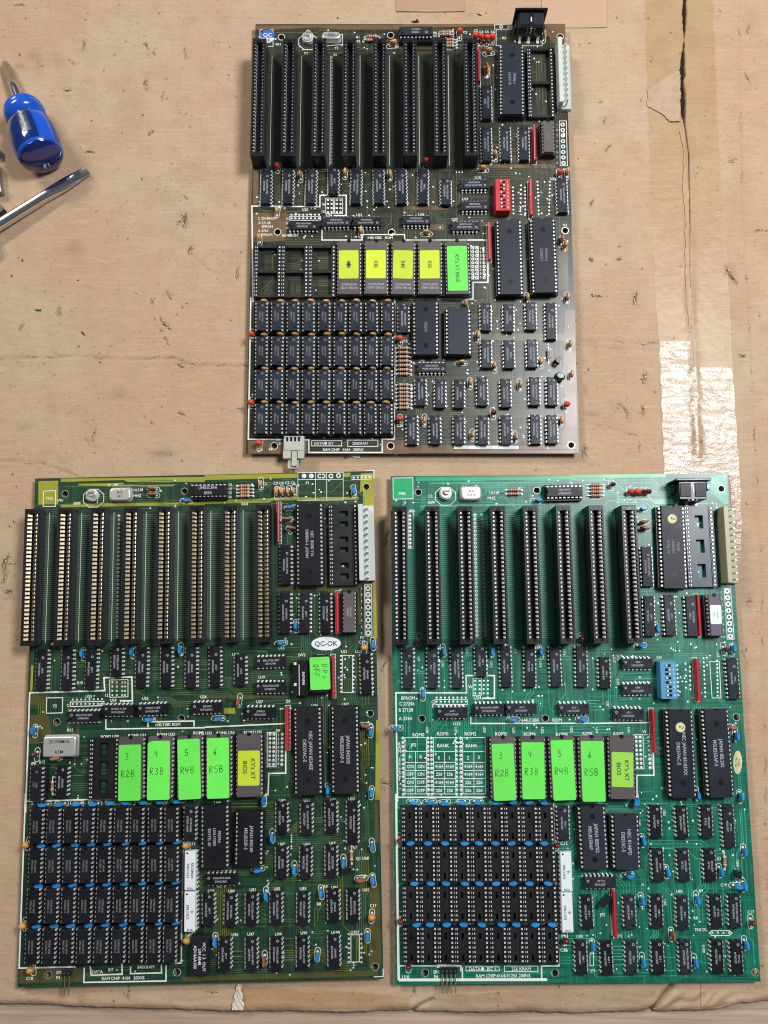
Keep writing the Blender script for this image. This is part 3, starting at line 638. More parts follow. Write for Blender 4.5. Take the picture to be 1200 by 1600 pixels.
def slot_body(h=15.0):
    mb = MB(); L_ = 84.5; w = 4.5; f = h-7
    mb.box(-w, w, -L_/2, L_/2, .2, f)
    for s in (-1, 1):
        a, b = sorted((s*3.55, s*w)); mb.box(a, b, -L_/2, L_/2, f, h)
        mb.rbox(-w+.02, w-.02, *( (L_/2-3.2, L_/2-.01) if s > 0 else (-L_/2+.01, -L_/2+3.2)), f, h-.05, .25)
        for i in range(32):
            y = (i-15.5)*2.54; a, b = sorted((s*(1.7 if h > 12 else 1.15), s*3.55)); mb.box(a, b, y-.42, y+.42, f, h-.12)
        for e in (-1, 1): mb.mi = 1; mb.disc(s*3.0, e*(L_/2-1.5), .6, h+.0, 8); mb.mi = 0
    mb.mi = 1
    for e in (-1, 1): mb.box(-1.3, 1.3, e*(L_/2-2.1)-.9, e*(L_/2-2.1)+.9, h-.3, h-.02)
    return mb.mesh('slot_body', ['slot', 'recess_shade'])
def slot_contacts(style):
    mb = MB(); dz = 0 if style == 'dot' else -4.5
    for i in range(31):
        y = (i-15)*2.54
        for s in (-1, 1):
            pr = [(3.4, 9.0), (3.3, 13.2), (2.75, 13.8), (1.65, 12.4), (1.9, 9)] if style == 'dot' else [(3.5, 9), (3.45, 14.1), (2.9, 14.35), (0.75, 12.6), (1.2, 9)]
            hw = .62 if style == 'dot' else .80
            mb.add([(s*x, y+q, z+dz) for x, z in pr for q in (-hw, hw)], [((2*k, 2*k+1, 2*k+3, 2*k+2) if s < 0 else (2*k+2, 2*k+3, 2*k+1, 2*k)) for k in range(4)], style == 'dot')
    return mb.mesh('slot_contacts', 'tin' if style == 'dot' else 'gold')
def leads(p, z=2.5):
    mb = MB()
    for x, y in p: mb.tube((x, y, 0), (x, y, z), .3, 6); mb.disc(x, y, .8, .06, 7, .25)
    return mb.mesh('leads', 'tin')
def cap_disc(m_, l=5.2, t=2.4, h=5.0):
    mb = MB(); mb.ball(0, 0, 1.2+h/2, t/2, l/2, h/2, 12, 8, .7); return mb.mesh('disc_capacitor', m_)
def cap_blue():
    mb = MB(); mb.ball(0, 0, 3.4, 1.25, 2.8, 2.3, 12, 8, .45); return mb.mesh('capacitor', 'cap_blue')
def cap_bead(m_, r=2.35):
    mb = MB(); prof = [(0, .9), (.55, 1.2), (.8, 2.0), (1, 3.6), (.97, 4.8), (.72, 6.0), (.35, 6.5), (0.02, 6.6)]
    n = 12; mb.loft([[(r*a*math.cos(6.28318*i/n), r*.85*a*math.sin(6.28318*i/n), z) for i in range(n)] for a, z in prof[1:]], True); return mb.mesh('bead_capacitor', m_)
def resistor():
    mb = MB(); pr = [(-3.2, .7), (-2.9, 1.15), (-2.0, 1.2), (-1.7, .95), (1.7, .95), (2.0, 1.2), (2.9, 1.15), (3.2, .7)]; n = 10
    mb.loft([[(x, r*math.cos(6.28318*i/n), 1.5+r*math.sin(6.28318*i/n)) for i in range(n)] for x, r in pr], True); return mb.mesh('resistor', 'beige')
def resistor_bands():
    mb = MB(); n = 10
    for x in (-2.4, -1.0, 0.1, 1.3):
        r = 1.24 if abs(x) > 1.9 else 1.0; mb.loft([[(x+d, r*math.cos(6.28318*i/n), 1.5+r*math.sin(6.28318*i/n)) for i in range(n)] for d in (-.25, .25)], True, False, False)
    return mb.mesh('colour_bands', 'band_brown')
def resistor_leads():
    mb = MB()
    for s in (-1, 1): mb.tube((s*3.1, 0, 1.5), (s*5.0, 0, 1.5), .3, 6); mb.tube((s*5.0, 0, 1.6), (s*5.0, 0, 0), .3, 6); mb.disc(s*5, 0, .8, .06, 7, .25)
    return mb.mesh('leads', 'tin')
def sip(l):
    mb = MB(); n = 7; r = .85
    mb.box(-.95, .95, -l/2, l/2, .9, 4.6); mb.loft([[(x*.95, y, 4.6+max(0, .55*(1-x*x))) for x in (-1, -.6, -.2, .2, .6, 1)] for y in (-l/2, l/2)], True)
    return mb.mesh('resistor_network', 'red')
def sip_pins(l):
    mb = MB(); k = int(l/2.54)
    for i in range(k): y = (i-(k-1)/2)*2.54; mb.box(-.14, .14, y-.3, y+.3, 0, 1.0); mb.box(.9, 1.06, y-.5, y+.5, .3, 1.4); mb.disc(0, y, .8, .05, 7, .2)
    return mb.mesh('pins', 'tin')
def dswitch(m_):
    mb = MB(); mb.rbox(-4.9, 4.9, -11.2, 11.2, .4, 8.2, .25); return mb.mesh('dip_switch', m_)
def dswitch_levers():
    mb = MB(); r_ = random.Random(2)
    for i in range(8):
        y = (i-3.5)*2.54; mb.mi = 1; mb.box(-2.0, 1.6, y-.75, y+.75, 8.0, 8.23); mb.mi = 0; s = r_.choice((-1, 1)); mb.box(-.2+s*.9-.65, -.2+s*.9+.65, y-.6, y+.6, 8.0, 9.0, .1)
        mb.text(str(8-i), 3.2, y, 1.4, 0, 8.24)
    return mb.mesh('switch_levers', ['white_plastic', 'recess_shade'])
# ------------------------------------------------------------------ printing on chips
POOL = {'A': [('MALAYSIA 8421', 'SN74LS244N'), ('MALAYSIA 8430A', 'SN74LS245N'), ('8342C', 'DM74LS373N'), ('MALAYSIA 8345', 'SN74LS08N')],
        'B': [('KOREA A130P', 'SN74LS244N'), ('MALAYSIA 8438', 'SN74LS32N'), ('J4419', 'SN74LS245N'), ('MALAYSIA 8437', 'SN74S74N'), ('J504ALK', 'SN74LS04N')],
        'C': [('4H4 1', 'HD74LS74AP'), ('8TTC2', 'M74LS32P'), ('4C3 1', 'HD74LS04P'), ('MALAYSIA 345BU', 'SN74LS245N'), ('5M4 1', 'HD74LS00P')]}
def marking(lines, h, zt, m_='ink', gap=1.75, sx=.9, logo=True):
    """print running down the chip, first line on the right"""
    def f():
        mb = MB(); n = len(lines)
        for k, t in enumerate(lines):
            x = ((n-1)/2-k)*gap*h; mb.text(t, x, -.6 if (logo and k == 0) else 0, h, -math.pi/2, zt+.02, sx)
        if logo: mb.ring((n-1)/2*gap*h, 7.2 if h < 2 else 10, .45, .8, zt+.02, 8)
        return mb.mesh('printed_marking', m_)
    return cached(('mark', tuple(lines), h, zt, m_, gap, sx, logo), f)

ZB = 5.0
class Board:
    def __init__(s, key, x, y, a, w_, l, label):
        kz = (CAM_H-ZB)/(CAM_H-4.0); x, y, w_, l = x*kz, y*kz, w_*kz, l*kz
        s.key, s.x, s.y, s.a, s.w, s.l = key, x, y, a, w_, l
        s.root = bpy.data.objects.new('circuit_board', None); COL.objects.link(s.root)
        s.root.location = (x/1000, y/1000, 0); s.root.rotation_euler = (0, 0, a); s.root.empty_display_size = .02
        tag(s.root, label, 'circuit board', 'bare computer motherboards laid on cardboard')
        s.silk = MB(); s.via = MB(); s.trace = MB(); s.pour = MB(); s.holes = []; s.occ = {}
        s.rnd = random.Random(ord(key)); s.slots = []; s.words = []
    def local(s, X, Y):
        dx, dy = X-s.x, Y-s.y; c, q = math.cos(s.a), math.sin(s.a); return (dx*c+dy*q, -dx*q+dy*c)
    def px(s, px, py, z=0.0): return s.local(*U(px, py, ZB+z))
    def at(s, crop, u, v, z=0.0): return s.px(*P(crop, u, v), z)
    # --- parts
    def part(s, name, me, xy, rz=0.0): return obj(name, me, s.root, (xy[0], xy[1], ZB), rz)
    def chip(s, crop, n, u, v, h=False, sock=False, m_='chip', lines=None, th=None, ink='ink', name='chip', logo=True, stick=None):
        base = 4.7 if sock else .7; top = base+3.4
        xy = s.at(crop, u, v, top); rz = (math.pi/2 if h else 0)+s.rnd.uniform(-.02, .02)
        o = s.part(name, cached(('dip', n, base, m_), lambda: dip_body(n, base, m_)), xy, rz); o.rotation_euler.x = s.rnd.uniform(-.012, .012); o.rotation_euler.y = s.rnd.uniform(-.022, .022)
        obj('pins', cached(('pins', n, base), lambda: dip_pins(n, base, 3.4 if sock else 0)), o, kind='stuff')
        if sock:
            obj('socket', cached(('sock', n, 'frame'), lambda: socket_body(n).mesh('socket', 'socket')), o)
        if lines is None: lines = s.rnd.choice(POOL[s.key]); lines = lines if not s.rnd.random() < .12 else lines[::-1]
        if lines:
            hh = th or (1.15 if n in ('14', '16', '18', '20') else 1.9)
            obj('printed_marking', marking(lines, hh, top, ink, logo=logo), o, rz=(math.pi if (h and s.key == 'A') else 0))
        return o, top
    def emptysocket(s, crop, n, u, v, style='frame', m_='socket', name='chip_socket'):
        xy = s.at(crop, u, v, 4.2)
        o = s.part(name, cached(('sock', n, style, m_), lambda: socket_body(n, style).mesh('socket', m_)), xy)
        obj('contacts', cached(('sockc', n), lambda: socket_contacts(n)), o, kind='stuff'); return o
    def sticker(s, o, top, crop, u, v, w_, l, m_, draw=None, ink='pen', cut=0.0):
        """label stuck on a chip: centre and size given where it lies"""
        wx, wy = s.at(crop, u, v, top); ox, oy = o.location.x*1000, o.location.y*1000
        dx, dy = wx-ox, wy-oy; mb = MB(); r = .9
        ja = s.rnd.uniform(-.025, .025); lift = 0
        def rr_(z): return [(dx+x-ja*y, dy+y+ja*x, z+(lift if (x < -w_/2+1.2 and y < -l/2+1.2) else 0)) for x, y in [(-w_/2+r, -l/2), (w_/2-r, -l/2), (w_/2-.25*r, -l/2+.25*r), (w_/2, -l/2+r), (w_/2, l/2-r), (w_/2-.25*r, l/2-.25*r), (w_/2-r, l/2), (-w_/2+r+cut, l/2), (-w_/2+.2*r, l/2-.25*r-cut*.5), (-w_/2, l/2-r-cut*.5), (-w_/2, -l/2+r), (-w_/2+.25*r, -l/2+.25*r)]]
        mb.loft([rr_(top-.02), rr_(top+.12)])
        obj('sticker', mb.mesh('sticker', m_), o)
        if draw:
            mb = MB(); draw(mb, dx, dy, top+.14); obj('writing', mb.mesh('writing', ink), o)
    def small(s, kind, crop, u, v, h=False, silk=True):
        rz = (math.pi/2 if h else 0)+s.rnd.uniform(-.15, .15); ld = [(0, -2.0), (0, 2.0)]
        if kind == 'blue': me = cached('blue', cap_blue); nm = 'capacitor'; z = 5
        elif kind == 'tan': me = cached('tan', lambda: cap_disc('disc_tan')); nm = 'disc_capacitor'; z = 5.5
        elif kind == 'brown': me = cached('brown', lambda: cap_disc('disc_brown', 6.5, 2.2, 6.0)); nm = 'disc_capacitor'; z = 6
        elif kind in ('tr', 'td', 'tg'): m_ = {'tr': 'tant_red', 'td': 'tant_dark', 'tg': 'tant_gold'}[kind]; me = cached(kind, lambda: cap_bead(m_, 1.9 if kind == 'td' else 2.35)); nm = 'bead_capacitor'; z = 5.5; ld = [(0, -1.2), (0, 1.2)]
        xy = s.at(crop, u, v, z)
        o = s.part(nm, me, xy, rz); obj('leads', cached(('ld', tuple(ld)), lambda: leads(ld)), o)
        if kind == 'tan' or kind == 'tr' or kind == 'td' or kind == 'tg': o.scale = (1, 1, 1) if s.rnd.random() < .5 else (.92, .92, 1)
        if silk:
            n = 8; c, q = math.cos(rz), math.sin(rz); pts = []
            hl, r = 2.6, 1.55; off = s.rnd.uniform(-.8, .8)
            for i in range(n+1): t = math.pi*i/n; pts.append((r*math.cos(t), off+hl+r*math.sin(t)))
            for i in range(n+1): t = math.pi+math.pi*i/n; pts.append((r*math.cos(t), off-hl+r*math.sin(t)))
            s.silk.line([(xy[0]+x*c-y*q, xy[1]+x*q+y*c) for x, y in pts], .32, .06+s.silk.zz(), True)
        return o
    def res(s, crop, u, v, vert=False):
        xy = s.at(crop, u, v, 2.5); o = s.part('resistor', cached('res', resistor), xy, math.pi/2 if vert else 0)
        obj('colour_bands', cached('resb', resistor_bands), o); obj('leads', cached('resl', resistor_leads), o)
    def net(s, crop, u, v, l=25.5):
        xy = s.at(crop, u, v, 5); o = s.part('resistor_network', cached(('sip', l), lambda: sip(l)), xy); obj('pins', cached(('sipp', l), lambda: sip_pins(l)), o)
        s.silk.line([(xy[0]-1.5, xy[1]-l/2-.6), (xy[0]+1.5, xy[1]-l/2-.6), (xy[0]+1.5, xy[1]+l/2+.6), (xy[0]-1.5, xy[1]+l/2+.6)], .3, .06+s.silk.zz(), True)
    def hole(s, crop, u, v, r=2.0):
        s.holes.append((*s.at(crop, u, v, 0), r))
    def slotrow(s, p0, p1, style):
        sh = 15.0 if style == 'dot' else 10.5
        for i in range(8):
            xy = s.px(p0[0]+(p1[0]-p0[0])*i/7, p0[1]+(p1[1]-p0[1])*i/7, sh)
            o = s.part('expansion_slot', cached(('slot', sh), lambda: slot_body(sh)), xy); obj('contacts', cached(('slotc', style), lambda: slot_contacts(style)), o, kind='stuff'); s.slots.append(xy)
    # --- flat work
    def sline(s, crop, pts, w_=.85, closed=False):
        q = [s.at(crop, u, v) for u, v in pts]; s.silk.line(q, w_, .06+s.silk.zz(), closed)
    def stext(s, crop, t, u, v, h=1.75, rot=0.0):
        x, y = s.at(crop, u, v); s.words.append((x, y, .45*h*len(t)+.8 if not rot else 1.6)); s.silk.text(t, x, y, h, rot, .06+s.silk.zz(), .95)
    def texts(s, crop, spec, h=1.75, rot=0.0):
        for line in spec.split(';'):
            t, p = line.rsplit('@', 1); u, v = p.split(','); s.stext(crop, t.strip(), float(u), float(v), h, rot)
    def pads(s, crop, u0, v0, u1, v1, n, r=.66, hole=False):
        for i in range(n):
            t = i/max(1, n-1); x, y = s.at(crop, u0+(u1-u0)*t, v0+(v1-v0)*t)
            if hole: s.via.ring(x, y, r*.5, r, .08, 10)
            else: s.via.disc(x, y, r, .05, 8, .22)
    def area(s, crop, pts, z=.012, mi=0):
        from mathutils.geometry import delaunay_2d_cdt
        q = [Vector(s.at(crop, u, v)) for u, v in pts]; n = len(q); vs = list(q); ed = [(i, (i+1) % n) for i in range(n)]
        for x, y, r in s.holes:
            n0 = len(vs); r += .05; vs += [Vector((x+r*math.cos(6.28318*i/16), y+r*math.sin(6.28318*i/16))) for i in range(16)]; ed += [(n0+i, n0+(i+1) % 16) for i in range(16)]
        ov, oe, of, *_r = delaunay_2d_cdt(vs, ed, [], 0, 1e-5)
        def inside(p):
            c = False
            for i in range(n):
                a, b = q[i], q[i-1]
                if (a.y > p.y) != (b.y > p.y) and p.x < (b.x-a.x)*(p.y-a.y)/(b.y-a.y)+a.x: c = not c
            return c
        tri = []
        for f in of:
            c = sum((ov[i] for i in f), Vector((0, 0)))/len(f)
            if inside(c) and all(math.hypot(c.x-x, c.y-y) > r for x, y, r in s.holes): tri.append(tuple(f))
        zz_ = z+.0015*(s.pour.zz()/.0025); s.pour.mi = mi; s.pour.add([(p.x, p.y, zz_) for p in ov], tri)
    # --- copper routing: parallel runs with 45 degree jogs that never cross
    def free(s, pts, mark, halo=.45):
        cells = set()
        for a, b in zip(pts[:-1], pts[1:]):
            n = max(1, int(math.hypot(b[0]-a[0], b[1]-a[1])/.4))
            for i in range(n+1):
                x = a[0]+(b[0]-a[0])*i/n; y = a[1]+(b[1]-a[1])*i/n; cells.add((int(x/.45), int(y/.45)))
        if any(c in s.occ for c in cells): return False
        if mark:
            for cx, cy in cells:
                for dx in (-1, 0, 1):
                    for dy in (-1, 0, 1): s.occ[(cx+dx, cy+dy)] = 1
        return True
    def block(s, x0, x1, y0, y1):
        for i in range(int(x0/.45), int(x1/.45)+1):
            for j in range(int(y0/.45), int(y1/.45)+1): s.occ[(i, j)] = 1
    def route(s, bundles, nvia):
        W_, L_ = s.w/2-3, s.l/2-3; rd = s.rnd
        for x, y, r in s.holes: s.block(x-r-1.2, x+r+1.2, y-r-1.2, y+r+1.2)
        ends = []
        for k in range(bundles):
            hor = rd.random() < .62; n = rd.randint(2, 9); pitch = rd.choice((.95, 1.27)); x, y = rd.uniform(-W_, W_), rd.uniform(-L_, L_); s.trace.mi = 2 if rd.random() < .38 else 0
            l1, l2, jog = rd.uniform(4, 40), rd.uniform(3, 32), rd.choice((-1, 1))*rd.uniform(1.5, 8)
            for i in range(n):
                o_ = i*pitch; e1 = l1-(o_ if jog > 0 else -o_)*.41*(1 if rd.random() < .9 else 0)
                pl = [(0, o_), (e1, o_), (e1+abs(jog), o_+jog), (e1+abs(jog)+l2+rd.uniform(0, 5), o_+jog)]
                pl = [(x+p, y+q) if hor else (x+q, y-p) for p, q in pl]
                if any(abs(p) > W_ or abs(q) > L_ for p, q in pl): continue
                if s.free(pl, True): s.trace.line(pl, .38, .03); ends += [pl[0], pl[-1]]
        s.trace.mi = 0
        clear = lambda x, y: not any(abs(x-a) < q and abs(y-b) < 2.0 for a, b, q in s.words)
        for e in ends:
            if rd.random() < .36 and clear(*e): s.via.disc(e[0], e[1], .56, .05, 8, .2)
        for k in range(nvia):
            x, y = rd.uniform(-W_, W_), rd.uniform(-L_, L_)
            if clear(x, y) and not any(abs(x-a) < 12 and abs(y-b) < 45 for a, b in s.slots): s.via.disc(x, y, rd.choice((.42, .55, .62)), .05, 8, .22)
    def slotlanes(s, zig):
        y0 = sum(p[1] for p in s.slots)/8
        for i in range(8):
            x0 = s.slots[i][0]; x1 = s.slots[i+1][0] if i < 7 else s.slots[i][0]+9
            s.block(x0-4.5, x1-4.5 if i < 7 else x1, s.slots[i][1]-42, s.slots[i][1]+42)
            if i == 7: continue
            for k in range(62):
                y = s.slots[i][1]+(k-30.5)*1.27; a, b = x0-4, x1-4.2
                pl = [(a, y), (b-4.0, y), (b-3.0, y-.8), (b, y-.8)] if zig else [(a, y), (b, y)]
                s.trace.mi = 1; s.trace.line(pl, .42, .03); s.trace.mi = 0
            if not zig:
                x = x0+6.6; s.silk.line([(x, s.slots[i][1]-40.5), (x, s.slots[i][1]+40.5)], .34, .06+s.silk.zz())
    def finish(s, mask, trace, pours, ringmat='solder'):
        from mathutils.geometry import delaunay_2d_cdt
        W_, L_ = s.w/2, s.l/2; vs = []; lp = []
        def loop(pts):
            n0 = len(vs); vs.extend(Vector(p) for p in pts); lp.append([n0+i for i in range(len(pts))])
        loop([(-W_, -L_), (W_, -L_), (W_, L_), (-W_, L_)])
        for x, y, r in s.holes: loop([(x+r*math.cos(6.28318*i/16), y+r*math.sin(6.28318*i/16)) for i in range(16)])
        ed = [(a[i], a[(i+1) % len(a)]) for a in lp for i in range(len(a))]
        ov, oe, of, *_r = delaunay_2d_cdt(vs, ed, [], 0, 1e-5)
        tri = []
        for f in of:
            c = sum((ov[i] for i in f), Vector((0, 0)))/len(f)
            if all(math.hypot(c.x-x, c.y-y) > r*.97 for x, y, r in s.holes): tri.append(tuple(f))
        mb = MB(); mb.add([(p.x, p.y, 0) for p in ov], tri); mb.add([(p.x, p.y, -1.6) for p in ov], [f[::-1] for f in tri]); mb.mi = 1
        for a in lp:
            q = [vs[i] for i in (a if a is lp[0] else a[::-1])]; n = len(q)
            mb.add([(p.x, p.y, 0) for p in q]+[(p.x, p.y, -1.6) for p in q], [(i, n+i, n+(i+1) % n, (i+1) % n) for i in range(n)])
        me = mb.mesh('board_panel', [mask, 'edge'])
        pan = obj('board_panel', me, s.root, (0, 0, ZB))
        for x, y, r in s.holes: s.via.ring(x, y, r+.02, r+(.5 if s.key == 'A' else .22), .07, 16)
        obj('copper_pour', s.pour.mesh('copper_pour', pours), pan, kind='stuff')
        obj('copper_traces', s.trace.mesh('copper_traces', [trace, 'lane'+s.key, 'trace'+s.key+'2']), pan, kind='stuff')
        obj('solder_joints', s.via.mesh('solder_joints', 'solder'), pan, kind='stuff')
        obj('silkscreen_print', s.silk.mesh('silkscreen_print', 'silk'), pan, kind='stuff')
        mb = MB(); rd = random.Random(1)     # clipped solder tails that carry the board
        for x, y in s.slots:
            for i in range(31):
                for q in (-2.5, 2.5): mb.tube((x+q, y+(i-15)*2.54, -4.95), (x+q, y+(i-15)*2.54, -1.5), .35, 5, .7)
        for k in range(420):
            x, y = rd.uniform(-s.w/2+8, s.w/2-8), rd.uniform(-s.l/2+8, s.l/2-8); mb.tube((x, y, -4.9), (x, y, -1.5), .3, 5, .7)
        obj('solder_tails', mb.mesh('solder_tails', 'solder'), pan, kind='stuff')
    # --- lists of repeats: "kind u,v u,v ...; kind ..."
    def go(s, crop, spec):
        for grp in spec.split(';'):
            w_ = grp.split()
            if not w_: continue
            k = w_[0]
            for p in w_[1:]:
                u, v = map(float, p.split(','))
                if k[0] == 'd': s.chip(crop, k[1:].rstrip('hsg'), u, v, h='h' in k, sock='s' in k, m_='chip_grey' if 'g' in k else 'chip')
                elif k == 'net': s.net(crop, u, v)
                elif k == 'hole': s.hole(crop, u, v)
                elif k in ('r', 'rv'): s.res(crop, u, v, k == 'rv')
                else: s.small(k.rstrip('h'), crop, u, v, k.endswith('h'))
# ------------------------------------------------------------------ handwriting as pen strokes (unit box 0..1)
GL = {'2': [[(.1, .8), (.4, 1), (.8, .85), (.75, .55), (.1, .05), (.9, .1)]], '3': [[(.1, .9), (.5, 1), (.8, .8), (.4, .55), (.85, .35), (.5, 0), (.1, .12)]], '4': [[(.2, 1), (.1, .5), (.85, .5)], [(.75, 1), (.6, 0)]],
      '5': [[(.85, 1), (.25, .95), (.2, .6), (.7, .55), (.8, .2), (.4, 0), (.1, .1)]], '6': [[(.75, 1), (.3, .6), (.15, .2), (.45, 0), (.7, .2), (.45, .42), (.2, .25)]],
      'R': [[(.15, 0), (.2, 1), (.75, .9), (.7, .6), (.2, .5), (.85, 0)]], 'B': [[(.2, 0), (.2, 1), (.7, .88), (.65, .6), (.25, .52), (.8, .4), (.75, .08), (.2, 0)]],
      'U': [[(.15, 1), (.15, .2), (.45, 0), (.75, .2), (.8, 1)]], 'P': [[(.2, 0), (.2, 1), (.75, .85), (.7, .55), (.2, .5)]], '=': [[(.2, .62), (.8, .62)], [(.2, .38), (.8, .38)]],
      'O': [[(.5, 1), (.15, .6), (.25, .1), (.65, 0), (.85, .45), (.7, .9), (.5, 1)]], 'F': [[(.2, 0), (.2, 1), (.85, 1)], [(.2, .55), (.7, .55)]]}
def hand(mb, t, x, y, h, rot, z, pitch=.95, w_=.32, slant=.12):
    n = len(t); c, q = math.cos(rot), math.sin(rot); jr = random.Random(t)
    for k, ch in enumerate(t):
        for st in GL[ch]:
            pts = []
            for a, b in st:
                u = (k-n/2)*pitch*h*.8+(a+slant*b)*h*.62+jr.uniform(-.03, .03)*h; v = (b-.5)*h+jr.uniform(-.04, .04)*h; pts.append((x+u*c-v*q, y+u*q+v*c))
            sm = []
            for i in range(len(pts)-1):
                p0, p1, p2, p3 = pts[max(0, i-1)], pts[i], pts[i+1], pts[min(len(pts)-1, i+2)]
                for t in (0, .25, .5, .75): sm.append(tuple(.5*((2*p1[k_])+(-p0[k_]+p2[k_])*t+(2*p0[k_]-5*p1[k_]+4*p2[k_]-p3[k_])*t*t+(-p0[k_]+3*p1[k_]-3*p2[k_]+p3[k_])*t**3) for k_ in (0, 1)))
            mb.line(sm+[pts[-1]], w_*jr.uniform(.8, 1.15), z+mb.zz())

# ================================================================== olive-black board at the far side
A = Board('A', 17.43, 261.03, .0051, 214.27, 303.0, 'olive and brown motherboard with yellow chip labels and a red switch block, standing alone')
A.slotrow((403.2, 150.5), (735.9, 150), 'dot')
A.go('A3', 'd20g 200,180 353,178 513,178 827,178 985,178 1142,178; d14g 668,140; d16hg 462,450; d14hg 690,425 900,425; tan 150,525 862,475; tan 435,85; tan 275,335; hole 283,500 1075,503')
A.go('A4', 'd20g 138,178; d14g 297,215; d14hg 492,165 495,315 88,415 432,455; net 890,253 600,558; d20g 1107,240; tanh 555,42; tanh 160,490; tan 868,940 440,990 1150,940 1133,575; brown 1110,535; tr 1093,75; tan 1147,65; tr 163,-5; hole 1125,490')
A.go('A2', 'd20g 580,705 580,995 712,990 840,990; net 525,440 915,985; tr 393,205 505,235 545,245 585,252 622,245; tanh 600,335; brown 585,455; tan 590,470; tan 645,1055; tan 985,220; r 300,215 300,232 322,268 322,290 322,312; hole 1090,255')
A.go('A1', 'tr 278,1140; tan 750,1180 1062,1195; tanh 1088,282; r 940,245 930,270; hole 310,258 1068,245')
A.go('A5', 'tr 100,270 97,745 152,1030 1132,298 1133,860; hole 260,1052 1068,1052')
A.go('A6', 'd14g 82,150 597,138 740,145 880,133 600,370 743,372 887,368 190,605 312,620 430,620 575,605 722,617 903,605 1013,605 280,845 430,845 580,845 725,843 1013,842; d16g 135,845 908,842; d20g 1005,165; d14hg 258,455; tan 475,50 553,245 655,435 945,410 503,540 817,555 215,780 518,870 790,885 1075,780 1130,300 1140,490; tanh 450,415; tr 1107,682; td 648,735; rv 990,372; hole 1130,942')
for k in range(7): A.res('A6', 80, 332+k*27)
for k in range(7): A.res('A6', 82, 562+k*24)
INTEL = ('P8288', 'INTEL 80')
A.chip('A1', '18', 1244, 212, h=True, sock=True, m_='chip_grey', lines=('P8284A', 'L4222186'), th=1.2)
o, t = A.chip('A2', '40', 757, 545, sock=True, m_='chip_grey', lines=('P8088-2', 'L4330178'), th=1.8, name='processor_chip', logo=False, ink='ink_dim')
A.emptysocket('A2', '40', 955, 570, 'frame')
A.chip('A2', '18', 1010, 945, sock=True, m_='ceramic', lines=('82S129',), th=1.0, logo=False, ink='ink_dim')
A.chip('A4', '40', 742, 668, m_='chip_grey', lines=None or (), sock=True)
A.chip('A4', '40', 980, 657, m_='chip_grey', lines=('P8255A-5', 'L5280322'), sock=True, th=1.7, logo=False, ink='ink_dim')
A.chip('A6', '28', 222, 205, m_='chip_grey', lines=('P8259A',), sock=True, th=1.6, logo=False, ink='ink_dim')
A.chip('A6', '24', 425, 227, m_='chip_grey', lines=(), sock=True)
for u in (213, 400, 590): A.emptysocket('A3', '28', u, 770, 'frame')
def amd(o, top):
    mb = MB(); mb.text('AM2764DC', 0, -13.0, 1.5, math.pi, top+.02); mb.text('©1982 AMD', 0, -10.8, 1.5, math.pi, top+.021)
    obj('printed_marking', mb.mesh('printed_marking', 'ink'), o)
for k, (px_, t_) in enumerate(((545.2, 'R2B'), (587.8, 'R3B'), (630, 'R4B'), (672.2, 'R5B'))):
    CROPS['q'] = (px_, 417.6, 1); o, t = A.chip('q', '28', 0, 0, sock=True, m_='ceramic', lines=(), name='memory_chip'); 
    obj('printed_marking', cached('amd', lambda: (lambda mb: (mb.text('AM2764DC', 0, -11.6, 1.5, math.pi, t+.02), mb.text('©1982 AMD', 0, -13.9, 1.5, math.pi, t+.021), mb.mesh('printed_marking', 'ink'))[2])(MB())), o)
    A.sticker(o, t, 'q', -.5, -4.6, 12.9, 19.3, 'sticker_yellow', lambda mb, x, y, z, t_=t_: (mb.text(t_, x, y, 2.6, -math.pi/2, z, .8), mb.poly([(x+u_, y+v_) for u_, v_ in ((0, 2.4), (-.6, .7), (-2.0, .2), (-.7, -.6), (-.2, -2.9), (.7, -.7), (1.9, -.1), (.6, .8))], z+.01) if t_ == 'R2B' else 0))
CROPS['q'] = (714.9, 417.6, 1); o, t = A.chip('q', '28', 0, 0, sock=True, m_='ceramic', lines=(), name='memory_chip')
A.sticker(o, t, 'q', -.5, 1.6, 13.0, 30.5, 'sticker_green', lambda mb, x, y, z: mb.text("KY's XT BIOS", x, y, 2.5, -math.pi/2, z, .92))
RAMA = [('MB8264A-15', 'JAPAN 8426')]
for r in range(4):
    for c in range(9):
        y = (150, 389, 622, 860)[r]; u = 168-1.2*r+(1045-1.5*r-168)*c/8
        A.chip('A5', '16', u, y, sock=True, m_='chip_grey', lines=(('JAPAN 8426', 'MB8264-15'), ('JAPAN 8430', 'MB8264-15'), ('8426 R05', 'MB8264A-15'))[A.rnd.randrange(3)], th=1.0, name='memory_chip', ink='ink_dim')
        A.small('tan', 'A5', u+22-2.2*c+A.rnd.uniform(-6, 6), (40, 272, 510, 747)[r]+A.rnd.uniform(-3, 3), h=True, silk=False)
